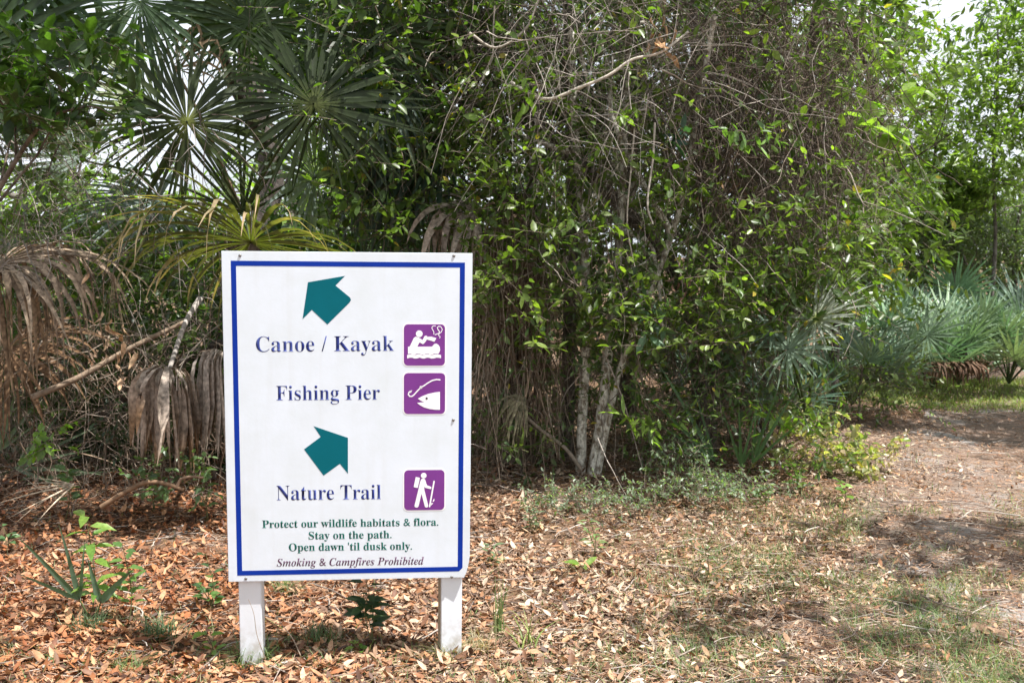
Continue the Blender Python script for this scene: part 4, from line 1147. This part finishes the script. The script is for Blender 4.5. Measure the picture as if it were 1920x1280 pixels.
# far wood behind everything
g = Geo()
cs = []
for i in range(46):
    a = -14 + 34 * i / 45 + RG.uniform(-.5, .5); yy = RG.uniform(21, 27)
    hh = RG.uniform(1.5, 2.3) * (1.0 if a < 2 else 1.25)
    cs.append(in_ellipsoid((a, yy, hh * .7), (1.3, 1.2, hh * .8), 70, .3))
    tube(g, [(a, yy, -.1), (a + RG.normal(0, .2), yy, hh * .6), (a + RG.normal(0, .3), yy, hh)], .09, .04, (.10, .09, .08), 6, 1)
clumps(g, np.vstack(cs), 9, .17, GB + G1, 0, 1, .4, .5)
tag(g.build("far_wood", [M_LEAF, M_WOOD]), "hazy band of green woodland far behind the thicket", "woodland", kind="stuff")
# ------------------------------------------------------------------ vines and dry twigs
def walk(start, n_steps, step, bias, wob, rnd=RG, curl=.35):
    """n wandering strands; start (n,3), bias (n,3)"""
    n = len(start); p = np.zeros((n, n_steps, 3)); p[:, 0] = start
    d = unit(bias + rnd.normal(0, wob, (n, 3)))
    for i in range(1, n_steps):
        d = unit(d + rnd.normal(0, curl, (n, 3)) + bias * .12)
        p[:, i] = p[:, i - 1] + d * step[:, None]
    return p
VINE = [(.22, .185, .155), (.34, .30, .26), (.12, .095, .08), (.16, .12, .09), (.09, .07, .055)]

def region(n, poly_fn, y0, y1):
    """points whose place in the thicket's face passes poly_fn(u, v)"""
    out = []
    while len(out) < n:
        u = RG.uniform(-60, 1700); v = RG.uniform(-160, 900)
        if RG.uniform() < poly_fn(u, v): out.append(P(u, v, RG.uniform(y0, y1)))
    return np.array(out)
def dens_mid(u, v):
    r = 1660 - .28 * max(0, v - 120) - 90 * max(0, (60 - v) / 120)
    l = 900 + .25 * max(0, 300 - v) * .4
    if u < l - 120 or u > r: return 0
    a = 1 if u > l else .35
    nz = float(vnoise(u, v, 77, .009)) * .65 + float(vnoise(u, v, 78, .025)) * .35
    a *= float(smooth(.30, .62, nz)) * (1.0 if v < 300 else .75)
    return a * (1.0 if v < 380 else max(.10, 1 - (v - 380) / 330))

def vine_mass(label, n, fn, y0, y1, bias, steps, step, rad, wob=.6, curl=.35, pal=VINE, name="vine_tangle"):
    g = Geo()
    s = region(n, fn, y0, y1)
    p = walk(s, steps, RG.uniform(step * .5, step * 1.4, n), np.broadcast_to(np.array(bias, float), (n, 3)), wob, curl=curl)
    p[..., 2] = np.maximum(p[..., 2], gz(p[..., 0], p[..., 1]) + .01)
    strands(g, p, (rad * np.clip(RG.lognormal(-.15, .5, n), .35, 3.2)[:, None]) * np.linspace(1, .45, steps)[None], jitter_cols(pal, n, .25), 3)
    return tag(g.build(name, M_WOOD), label, "vines", kind="stuff")
vine_mass("dense tangle of bare grey brown vines hanging over the thicket's middle", 1500, dens_mid, 6.5, 7.7, (0, 0, -1.0), 9, .085, .0022, .7, .22)
vine_mass("criss crossing dry twigs caught in the hanging vines", 600, dens_mid, 6.5, 7.9, (.15, 0, -.15), 5, .15, .0024, 1.2, .10, name="dry_twigs")
def ell(cu, cv, ru, rv):
    return lambda u, v: max(0.0, 1 - ((u - cu) / ru) ** 2 - ((v - cv) / rv) ** 2)
vine_mass("pale bare twigs fanning out high in the middle of the tangle", 330, ell(1120, 90, 240, 210), 6.15, 6.8, (.1, 0, -.5), 7, .11, .0022, 1.1, .14, pal=[(.34, .30, .26), (.26, .225, .19), (.40, .36, .32)], name="pale_twigs")
vine_mass("dark brown matted vines sagging on the right of the tangle", 2100, ell(1430, 190, 260, 290), 6.6, 7.6, (0, 0, -.9), 9, .075, .0024, .8, .26, pal=[(.13, .095, .07), (.19, .15, .12), (.08, .06, .05), (.26, .22, .18)], name="matted_vines")
def dens_left(u, v):
    return 1.0 if (u < 130 and 180 < v < 560) else (.3 if (u < 420 and 200 < v < 620) else 0)
vine_mass("thin bare vines trailing down at the left edge", 420, dens_left, 5.6, 6.6, (0, 0, -1), 7, .08, .0020, .8, .4, name="trailing_vines")
def dens_up(u, v):
    return .8 if (620 < u < 930 and v < 470) else 0
vine_mass("fine dark twigs threading the foliage above the sign", 700, dens_up, 6.7, 7.6, (0, 0, -.5), 6, .09, .0024, 1.0, .35, pal=VINE[2:], name="fine_twigs")
def dens_low(u, v):
    return .9 if (890 < u < 1480 and 520 < v < 880) else 0
vine_mass("dead stems and straw standing in the shade under the tangle", 1700, dens_low, 7.35, 8.6, (0, 0, -1), 6, .085, .0024, .7, .3, pal=[(.26, .20, .14), (.18, .13, .09), (.33, .27, .2), (.14, .10, .075)], name="dead_stems")
def dens_back(u, v):
    return 1 if (-150 < u < 900 and 430 < v < 880) else 0
def dens_lowleft(u, v):
    return .9 if (-40 < u < 430 and 600 < v < 900) else 0
vine_mass("dead stems and stalks in the dark beneath the left palms", 1300, dens_lowleft, 6.2, 7.6, (.1, 0, -.8), 6, .085, .0026, .9, .3, pal=[(.22, .16, .11), (.15, .11, .08), (.30, .25, .2)], name="dead_stalks")

vine_mass("long brown strands hanging straight down between the sign and the pale stems", 560, lambda u, v: 1 if (885 < u < 1055 and 380 < v < 780) else 0, 6.6, 7.4, (0, 0, -1.2), 8, .08, .0022, .35, .12, pal=[(.30, .24, .18), (.20, .15, .11), (.38, .32, .26), (.15, .11, .08)], name="hanging_strands")
# leaves scattered in the tangle
def ivy(label, n, fn, y0, y1, leaf, pal, m=7, odd=None, oddp=0, name="climbing_vine", **kw):
    g = Geo()
    clumps(g, region(n, fn, y0, y1), m, leaf, pal, 0, 1, kw.pop('twig', .26), kw.pop('ratio', .5), odd=odd, oddp=oddp, **kw)
    #=odd, oddp=oddp, **kw)
    return tag(g.build(name, [M_LEAF, M_WOOD]), label, "climber", kind="stuff")
def dens_leaf(u, v):
    if u < 880 or u > 1640 or v > 640: return 0
    return float(smooth(.42, .68, float(vnoise(u, v, 91, .008)))) * (.55 if v < 200 else 1) * float(smooth(860, 1000, u) * .4 + smooth(1300, 1600, u) * .6)
ivy("green climber leaves caught among the hanging grey vines", 620, dens_leaf, 6.4, 7.8, .062, G2 + G1[:2], 6, YEL, .03)
ivy("leafy climber smothering the branches above the sign", 520, dens_up, 6.4, 7.7, .072, G1 + G2[:2], 7, YEL, .03, name="leafy_climber")
ivy("mixed undergrowth leaves in the shade under the tangle", 260, dens_low, 6.8, 8.4, .055, G1 + [(.10, .15, .07)], 6, YEL, .02, name="undergrowth_leaves")
ivy("mixed green leaves in the shade beneath the left palms", 420, lambda u, v: .8 if (-40 < u < 430 and 400 < v < 800) else 0, 6.6, 7.8, .06, G1 + G2[:1], 6, name="shade_leaves")

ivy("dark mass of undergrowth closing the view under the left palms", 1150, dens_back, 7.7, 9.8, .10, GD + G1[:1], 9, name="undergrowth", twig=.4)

def dens_front(u, v):
    if u < 860 or u > 1640 or v > 660 or (u > 1430 and v > 500): return 0
    k = float(vnoise(u, v, 131, .011)) * .6 + float(vnoise(u, v, 132, .03)) * .4
    q = .35 if (960 < u < 1250 and v < 260) else (.25 if (1240 < u < 1600 and v < 340) else 1)
    return q * float(smooth(.42, .66, k))
ivy("fresh green leaves in front of the hanging vines", 760, dens_front, 6.25, 7.0, .060, G2 + [(.16, .22, .05)], 6, (.20, .27, .05), .08, name="vine_leaves")
def dens_foot(u, v):
    if u < 890 or u > 1560 or v < 560 or v > 890 or (u > 1400 and v < 730) or (1065 < u < 1190 and v > 640): return 0
    return .3 + .7 * float(smooth(.4, .65, float(vnoise(u, v, 141, .012))))
ivy("low tangle of saplings and shrub leaves hiding the thicket's foot", 330, dens_foot, 6.5, 7.3, .055, G1 + G2 + [(.11, .16, .09)], 6, YEL, .02, name="sapling_leaves", ratio=.36)
ivy("low dark leaves and ferny growth at ground level under the left palms", 420, lambda u, v: 1 if (-80 < u < 430 and 690 < v < 900) else 0, 7.0, 8.2, .07, GD, 8, name="ground_growth", twig=.3)
def sprig(label, u, v, y, n, leaf, pal, tw=.2, r=.07, ratio=.36, m=7):
    g = Geo(); c = P(u, v, y) + RG.normal(0, r, (n, 3))
    clumps(g, c, m, leaf, pal, 0, 1, tw, ratio, upward=.4)
    a = c.mean(0) + np.array([.05, .35, -.05])
    for q in c: tube(g, [a, lerp(a, q, .5) + np.array([0, 0, .02]), q], .004, .002, (.17, .14, .10), 5, 1, 3)
    return tag(g.build("leafy_sprig", [M_LEAF, M_WOOD]), label, "sprig")
LIME = [(.16, .26, .04), (.20, .30, .06)]; BLUEG = [(.10, .17, .10), (.13, .20, .12)]
sprig("lime leafed sprig on the looping pale vine", 1030, 160, 6.3, 5, .075, LIME)
sprig("lime star of leaves below the looping pale vine", 1180, 225, 6.3, 3, .085, LIME, .12, .03)
sprig("bright green spray at the centre of the matted vines", 1425, 255, 6.3, 5, .09, [(.11, .19, .06), (.15, .24, .07)])
sprig("dark blue green leaf sprig in the mat left of the bright green spray", 1290, 240, 6.4, 3, .09, [(.04, .09, .06)], .15, .04)
sprig("blue green whorled leaves in front of the third pale stem", 1215, 590, 6.5, 5, .10, BLUEG, .14, .07, .32)
sprig("green leaf spray across the first two pale stems", 1105, 585, 6.55, 4, .08, G2, .16, .07, .34)
sprig("yellow green lance leaf spray low right of the pale stems", 1225, 785, 6.6, 4, .10, LIME, .16, .06, .26)
sprig("broad light leaves hanging off the tangle's right edge", 1680, 190, 7.2, 7, .11, LIME, .2, .12, .5)
sprig("single clump of wide yellow green leaves right of the matted vines", 1660, 225, 7.0, 3, .13, [(.22, .32, .07)], .12, .06, .6)
sprig("pale green leaf whorls just left of the sunlit fans", 1340, 620, 6.8, 5, .09, [(.15, .22, .10), (.2, .27, .14)], .15, .08, .34)
sprig("pale glossy leaves above the sunlit fans", 1450, 520, 6.9, 6, .09, BLUEG + G2, .2, .12, .36)
sprig("light green rosette of leaves by the bleached stick", 1500, 780, 6.9, 5, .10, LIME, .12, .08, .34)
ivy("small leaved branches filling the gaps about the left palms", 190, lambda u, v: 1 if (-40 < u < 300 and 150 < v < 480) else 0, 6.2, 7.2, .055, G1 + G2, 6, name="branch_leaves")
ivy("light climber leaves draped over the tall palm's right fronds", 55, lambda u, v: 1 if (590 < u < 760 and -40 < v < 340) else 0, 6.2, 6.7, .055, G2, 6, name="draped_climber")
# single thick vines, branches and stalks one can point at
def stalk(name, label, pts, r0, r1, col, cat="branch", mat=None):
    g = Geo(); p = np.array([P(*q) for q in pts]); tube(g, p, r0, r1, col, 7, 0, 5, .05)
    return tag(g.build(name, mat or M_WOOD), label, cat)
stalk("vine", "thick pale vine looping through the top of the tangle", [(950, 150, 6.5), (1020, 186, 6.4), (1085, 165, 6.35), (1140, 142, 6.3), (1185, 112, 6.3), (1240, 98, 6.3), (1290, 60, 6.4)], .011, .007, (.50, .45, .38), "vine")
stalk("vine", "pale vine hanging in a long straight drop through the tangle", [(1228, 230, 6.4), (1224, 300, 6.4), (1214, 380, 6.4), (1224, 420, 6.4)], .007, .005, (.42, .38, .33), "vine")
stalk("vine", "slanting thin vine in front of the three pale stems", [(1060, 480, 6.9), (1110, 610, 6.8), (1165, 740, 6.8), (1205, 880, 6.8)], .005, .004, (.36, .31, .27), "vine")
stalk("branch", "pale broken branch slanting across the tangle's upper left", [(880, 62, 6.4), (930, 90, 6.4), (985, 55, 6.4), (1010, 0, 6.4)], .009, .006, (.36, .32, .27))
stalk("branch", "grey branch propped against the foot of the three stems", [(985, 780, 6.9), (1020, 810, 6.9), (1060, 840, 6.9), (1090, 880, 6.95)], .011, .014, (.30, .25, .2))
stalk("frond_stalk", "long brown fallen palm stalk slanting under the left palm", [(60, 745, 6.1), (150, 706, 6.2), (240, 655, 6.3), (345, 604, 6.4)], .020, .014, (.25, .185, .13), "palm stalk")
stalk("branch", "curved brown root like branch arching over the leaves", [(190, 950, 5.75), (230, 925, 5.75), (270, 905, 5.75), (305, 905, 5.75), (345, 918, 5.75)], .016, .010, (.20, .125, .075))
stalk("branch", "short forked brown twig meeting the curved branch", [(332, 912, 5.75), (340, 898, 5.75), (360, 893, 5.75), (382, 895, 5.75)], .010, .006, (.22, .15, .10))
stalk("branch", "dark fallen limb in the shade behind the folded dead frond", [(190, 780, 7.0), (260, 720, 7.0), (330, 680, 7.0), (420, 640, 7.1)], .05, .03, (.07, .06, .05))
stalk("stick", "bleached stick leaning at the sunlit bush", [(1420, 800, 7.3), (1440, 835, 7.25), (1478, 890, 7.15)], .010, .008, (.46, .43, .40), "stick")

stalk("vine", "long pale vine dropping past the yellow leaf in the tangle", [(1190, 240, 6.5), (1182, 330, 6.45), (1176, 420, 6.45), (1190, 500, 6.5)], .006, .004, (.36, .32, .27), "vine")
# hanging dead leaf clusters
def drape(name, label, center, n, r, size, pal, cat="dead leaves"):
    g = Geo(); c = np.asarray(center)
    pos = c + RG.normal(size=(n, 3)) * np.asarray(r)
    d = np.stack([RG.normal(0, .5, n), RG.normal(0, .5, n), -np.ones(n)], 1)
    leaves(g, pos, d, RG.normal(size=(n, 3)), size * RG.uniform(.6, 1.3, n), .35, jitter_cols(pal, n), fold=.9, curl=.6)
    t = np.linspace(0, 1, 4)
    hp = c + np.array([0, 0, .28]); st = hp + (pos[:, None] - hp) * t[None, :, None]
    strands(g, st, .0015, (.2, .15, .1), 3)
    return tag(g.build(name, M_DEAD), label, cat)
drape("dead_leaf_spray", "curled tan leaves dangling beside the brown arching frond", P(215, 610, 5.7), 16, (.07, .04, .14), .075, [(.40, .26, .16), (.48, .33, .2)])
drape("dead_leaf_spray", "rust brown dead leaves hanging in the tangle's upper part", P(1245, 85, 6.35), 14, (.04, .04, .12), .10, [(.34, .20, .10), (.42, .28, .16)])
drape("dead_leaf_spray", "dark brown dead leaf clump in the tangle's middle", P(1375, 350, 6.7), 11, (.12, .06, .05), .10, [(.13, .08, .05), (.18, .11, .065)])
drape("dead_leaf_spray", "pinkish brown dead leaves near the leaning third stem", P(1290, 520, 6.8), 10, (.06, .04, .05), .08, [(.36, .24, .18), (.26, .15, .11)])

# ------------------------------------------------------------------ plants standing in the leaves in front
def seedling(label, b, h, nl, leaf, pal, lean=(0, 0), ratio=.45, pairs=True, droop=.1, nm="seedling", stemcol=(.10, .10, .04), stems=1, top=True):
    b = np.asarray(b, float); root = thing(nm, label, "seedling", b)
    g = Geo(); g2 = Geo()
    for s_ in range(stems):
        hh = h * (1 if s_ == 0 else RG.uniform(.6, .9)); le = np.array([lean[0] + RG.normal(0, .1) * (s_ > 0), lean[1] + RG.normal(0, .1) * (s_ > 0), 1.0])
        t = np.linspace(0, 1, 6)[:, None]
        pts = b + le * hh * t + np.array([.02, 0, 0]) * np.sin(t * 4 + s_)
        strands(g, pts[None], np.linspace(.003, .0014, 6)[None], stemcol, 5)
        k = nl // stems
        tt = np.sort(RG.uniform(.22, 1, k)); a = np.arange(k) * 2.4 + RG.uniform(0, 1, k)
        pos = b + le * hh * tt[:, None] + np.array([.02, 0, 0]) * np.sin(tt[:, None] * 4 + s_)
        d = np.stack([np.cos(a), np.sin(a) * .8, RG.uniform(.0, .55, k)], 1)
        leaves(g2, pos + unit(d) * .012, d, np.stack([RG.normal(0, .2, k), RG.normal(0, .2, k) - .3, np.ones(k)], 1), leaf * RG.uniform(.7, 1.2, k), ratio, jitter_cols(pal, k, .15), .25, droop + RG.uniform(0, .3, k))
    g.build("stem", M_WOOD, root); g2.build("foliage", M_LEAF, root)
    return root
LG = [(.14, .24, .04), (.18, .28, .06), (.10, .19, .035)]
seedling("lime green seedling with drooping wavy leaves in the shade edge left of the sign", G(170, 1165), .46, 21, .095, LG, (.02, 0), .38, droop=.35)
seedling("mid green seedling with paired leaves on one upright stem", G(240, 1175), .36, 20, .06, [(.08, .16, .045), (.11, .20, .05)], (.0, 0), .5)
seedling("bushy seedling just left of the sign's left post", G(392, 1150), .27, 24, .05, [(.05, .10, .04), (.10, .18, .05)], (.02, 0), .5, stems=3)
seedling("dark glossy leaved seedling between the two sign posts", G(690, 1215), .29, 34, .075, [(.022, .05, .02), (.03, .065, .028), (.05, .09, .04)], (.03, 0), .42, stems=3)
seedling("tiny bright seedling in front of the sign's left post", G(390, 1235), .12, 9, .045, LG, (.0, 0), .55)
seedling("tiny three leaved sprout by the grass below the dark glossy seedling", G(668, 1232), .06, 8, .04, LG, (.0, 0), .7)
seedling("sprout with one broad lime leaf in the sunny leaves right of the sign", G(1085, 1075), .07, 5, .10, LG, (.0, 0), .3)
seedling("small grey green sprout close to the sign's lower right corner", G(925, 1065), .13, 16, .045, [(.12, .18, .10), (.16, .22, .13)], (.0, 0), .35, stems=2)
seedling("narrow weed with pale feathery leaves in the middle of the sunny leaves", G(1110, 1050), .22, 22, .05, [(.15, .23, .09), (.2, .27, .12)], (.0, 0), .25, stems=2)
seedling("lone thin weed at the edge of the sunny leaf bank", G(1320, 1100), .22, 10, .035, [(.14, .2, .08)], (.02, 0), .3)
seedling("sprout with round yellow green leaves at the trail's edge", G(1690, 845), .10, 8, .06, [(.28, .34, .06), (.22, .30, .06)], (.05, 0), .8)
seedling("leafy weed with round leaves at the foot of the sunlit bush", G(1580, 950), .16, 10, .07, LG, (.0, 0), .7)
seedling("dull green sprout at the very left in the litter", G(10, 1035), .14, 12, .05, [(.07, .14, .06), (.1, .18, .07)], (.0, 0), .6)

def tuft(label, b, n, h, col, w=.006, lean=.5, r=.03):
    b = np.asarray(b, float)
    g = Geo()
    x = b[0] + RG.normal(0, r, n); y = b[1] + RG.normal(0, r, n)
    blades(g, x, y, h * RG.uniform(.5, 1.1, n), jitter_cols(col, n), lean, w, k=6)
    return tag(g.build("grass_tuft", M_GRASS), label, "grass tuft")
TG = [(.13, .2, .06), (.09, .15, .05), (.2, .24, .1)]
tuft("slim upright grass tuft right of the sign's right post", G(935, 1195), 16, .34, TG, .006, .22, .012)
tuft("yellow green grass blades leaning right in the sunny litter", G(985, 1215), 16, .22, [(.24, .28, .08), (.16, .22, .07)], .009, .9, .03)
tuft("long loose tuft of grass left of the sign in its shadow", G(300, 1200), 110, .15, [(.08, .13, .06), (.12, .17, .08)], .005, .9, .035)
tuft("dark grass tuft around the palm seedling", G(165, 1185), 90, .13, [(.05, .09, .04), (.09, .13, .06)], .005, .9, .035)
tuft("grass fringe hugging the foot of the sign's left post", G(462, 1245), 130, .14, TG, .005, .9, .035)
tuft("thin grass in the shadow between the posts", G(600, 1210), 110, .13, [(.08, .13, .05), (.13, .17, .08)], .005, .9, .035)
tuft("straw coloured grass at the foot of the sign's right post", G(900, 1225), 70, .13, [(.38, .32, .2), (.26, .24, .13)], .004, 1.0, .035)
tuft("pale grass in the bottom left corner of the litter", G(240, 1265), 90, .11, TG, .004, 1.0, .035)
tuft("green grass patch by the seedling behind the left post", G(540, 1110), 90, .11, [(.14, .2, .08), (.22, .26, .13)], .004, 1.0, .035)

tuft("grass at the foot of the left post's right side", G(500, 1240), 60, .12, TG, .005, .9, .03)
tuft("dry grass leaning on the right post's front", G(838, 1240), 60, .12, [(.3, .28, .15), (.16, .2, .08)], .005, .9, .03)
stalk("dry_stem", "thin dead stem with one curled leaf before the sign's left post", [(498, 1235, 3.9), (482, 1190, 3.9), (476, 1150, 3.9), (466, 1123, 3.9)], .0016, .0008, (.25, .19, .14), "dry stem")
stalk("dry_stem", "long thin dead stem slanting between the posts", [(565, 1232, 4.05), (548, 1195, 4.05), (520, 1160, 4.05), (496, 1130, 4.05)], .0022, .0010, (.40, .33, .26), "dry stem")
seedling("green sapling with a few broad leaves beneath the left arching frond", G(120, 985), .38, 16, .08, [(.07, .13, .04), (.1, .18, .05)], (.1, 0), .5)
seedling("pale leafed sapling before the folded dead frond", G(285, 965), .45, 30, .055, [(.13, .2, .09), (.16, .24, .1)], (.02, 0), .5, stems=3)
seedling("pale leafed sapling close to the sign's left edge", G(385, 985), .40, 22, .055, [(.14, .22, .1), (.12, .19, .07)], (-.05, 0), .5, stems=2)
seedling("low mixed weed on the path side of the shrublets", G(1430, 950), .16, 26, .05, [(.12, .19, .07), (.2, .25, .1)], (.0, 0), .4, stems=4)
seedling("fresh green weed by the bleached stick's foot", G(1490, 925), .22, 26, .06, LG, (.05, 0), .4, stems=3)
seedling("weed with small leaves between the shrublets and the sign", G(1000, 1000), .18, 30, .04, [(.12, .18, .1), (.16, .22, .13)], (.0, 0), .35, stems=4)
seedling("weed patch at the foot of the palmetto bank where the grass starts", G(1660, 770), .25, 40, .07, [(.14, .2, .06), (.2, .26, .08)], (.0, 0), .5, stems=5)
def ground_stick(label, uv, r, col, name="stick", cat="stick"):
    g = Geo(); pts = []
    for u, v in uv:
        q = G(u, v); q[2] += .015; pts.append(q)
    tube(g, pts, r, r * .6, col, 6, 0, 4, .08)
    return tag(g.build(name, M_WOOD), label, cat)
ground_stick("long grey stick lying across the litter left of the sign", [(85, 1036), (200, 1034), (270, 1020), (350, 1004)], .007, (.36, .31, .27))
ground_stick("pale crooked stick lying behind the long grey stick", [(310, 998), (345, 990), (375, 996), (400, 980)], .007, (.42, .37, .32))
ground_stick("bleached stick in front of the left post", [(500, 1262), (560, 1240), (640, 1231)], .006, (.52, .48, .43))
ground_stick("dark stick lying on the trail's shaded edge", [(1760, 975), (1795, 980), (1825, 986)], .010, (.08, .065, .055))
ground_stick("dark thin stick in the middle of the trail's near shade", [(1690, 1082), (1740, 1086), (1790, 1094)], .010, (.09, .07, .055))
ground_stick("pale thin twig bowed over the litter right of the sign", [(790, 1262), (840, 1250), (900, 1232)], .004, (.40, .34, .26))
# curled piece of bark
g = Geo()
a, b = G(1822, 1180), G(1895, 1204)
t = np.linspace(0, 1, 10); ctr = lerp(a, b, t[:, None]) + np.array([0, 0, .02])
ax = unit(b - a); sd = unit(np.cross(ax, [0, 0, 1.0]))
rows = []
for i, c in enumerate(ctr):
    wd = .03 * (1 + .25 * math.sin(i * 1.7)) * (1 if 0 < i < 9 else .7)
    rows.append([c + sd * wd * s_ + np.array([0, 0, .016 * (1 - s_ * s_)]) for s_ in (-1, -.5, 0, .5, 1)])
rows = np.array(rows); low = rows - np.array([0, 0, .006]); nn = 50
i = np.arange(nn).reshape(10, 5)
q = np.stack([i[:-1, :-1], i[:-1, 1:], i[1:, 1:], i[1:, :-1]], -1).reshape(-1, 4)
g.add(np.vstack([rows.reshape(-1, 3), low.reshape(-1, 3)]), (.36, .23, .15), quads=np.vstack([q, q[:, ::-1] + nn,
      np.array([[i[k, 0], i[k + 1, 0], i[k + 1, 0] + nn, i[k, 0] + nn] for k in range(9)]), np.array([[i[k + 1, 4], i[k, 4], i[k, 4] + nn, i[k + 1, 4] + nn] for k in range(9)])]))
tag(g.build("bark_piece", M_DEAD), "flat brown strip of bark lying on the grassy trail edge", "bark")
# broken dry frond lying left
b = G(140, 915)
root = thing("fallen_frond", "straw coloured dry fan leaf fallen on the litter at left", "palm leaf", b)
put_frond(root, P(140, 908, 5.85), (-.8, -.35, -.12), (0, -.5, .9), .42, None, dead=True, spread=75, n=8, droop=.2, col=(.45, .37, .27), width=.8, jit=.12, split=.2)

# ------------------------------------------------------------------ oaks with crowns out of view, placed for the shade they throw
def shade_tree(label, x, y, h, blobs, **kw):
    return tree("oak", label, "tree", (x, y), (x + .3, y, h * .75), .16, blobs, .12, G1, 9, M_BARK, (.12, .1, .09), group="oaks shading the trail", limbs=6, **kw)
shade_tree("oak standing right of the trail outside the picture", 8.6, 7.0, 8, [((6.8, 8.6, 6.2), (1.7, 1.3, .5), 520), ((5.1, 4.3, 6.2), (1.0, .5, .4), 120), ((4.3, 3.1, 6.4), (1.3, .8, .4), 60), ((8.6, 7.2, 7.2), (2.2, 2.2, .9), 150)], gap=.42, gsc=1.3)
shade_tree("oak standing left behind the photographer outside the picture", -3.4, 1.6, 7, [((-.45, 3.5, 5.8), (.8, .9, .5), 50), ((-.6, 4.7, 5.8), (.9, .4, .4), 70), ((-2.8, 2.2, 6.2), (1.8, 1.6, .7), 110)], gap=.5, gsc=1.3)

shade_tree("oak behind the palms, unseen crown added above the picture to shade them", -2.6, 9.6, 7, [((-1.7, 6.7, 4.9), (1.9, 1.3, .6), 330), ((-2.4, 8.2, 5.2), (1.6, 1.5, .6), 120)], gap=.36)  # unseen crown added overhead to keep the palm fronds dark
shade_tree("oak behind the tangle, unseen crown added above the picture to shade it", 2.2, 10.8, 7.5, [((1.0, 7.4, 5.0), (1.6, .9, .5), 240), ((1.75, 6.3, 5.0), (1.3, .6, .5), 70)], gap=.40)  # unseen crown added overhead, shaped to darken the vines
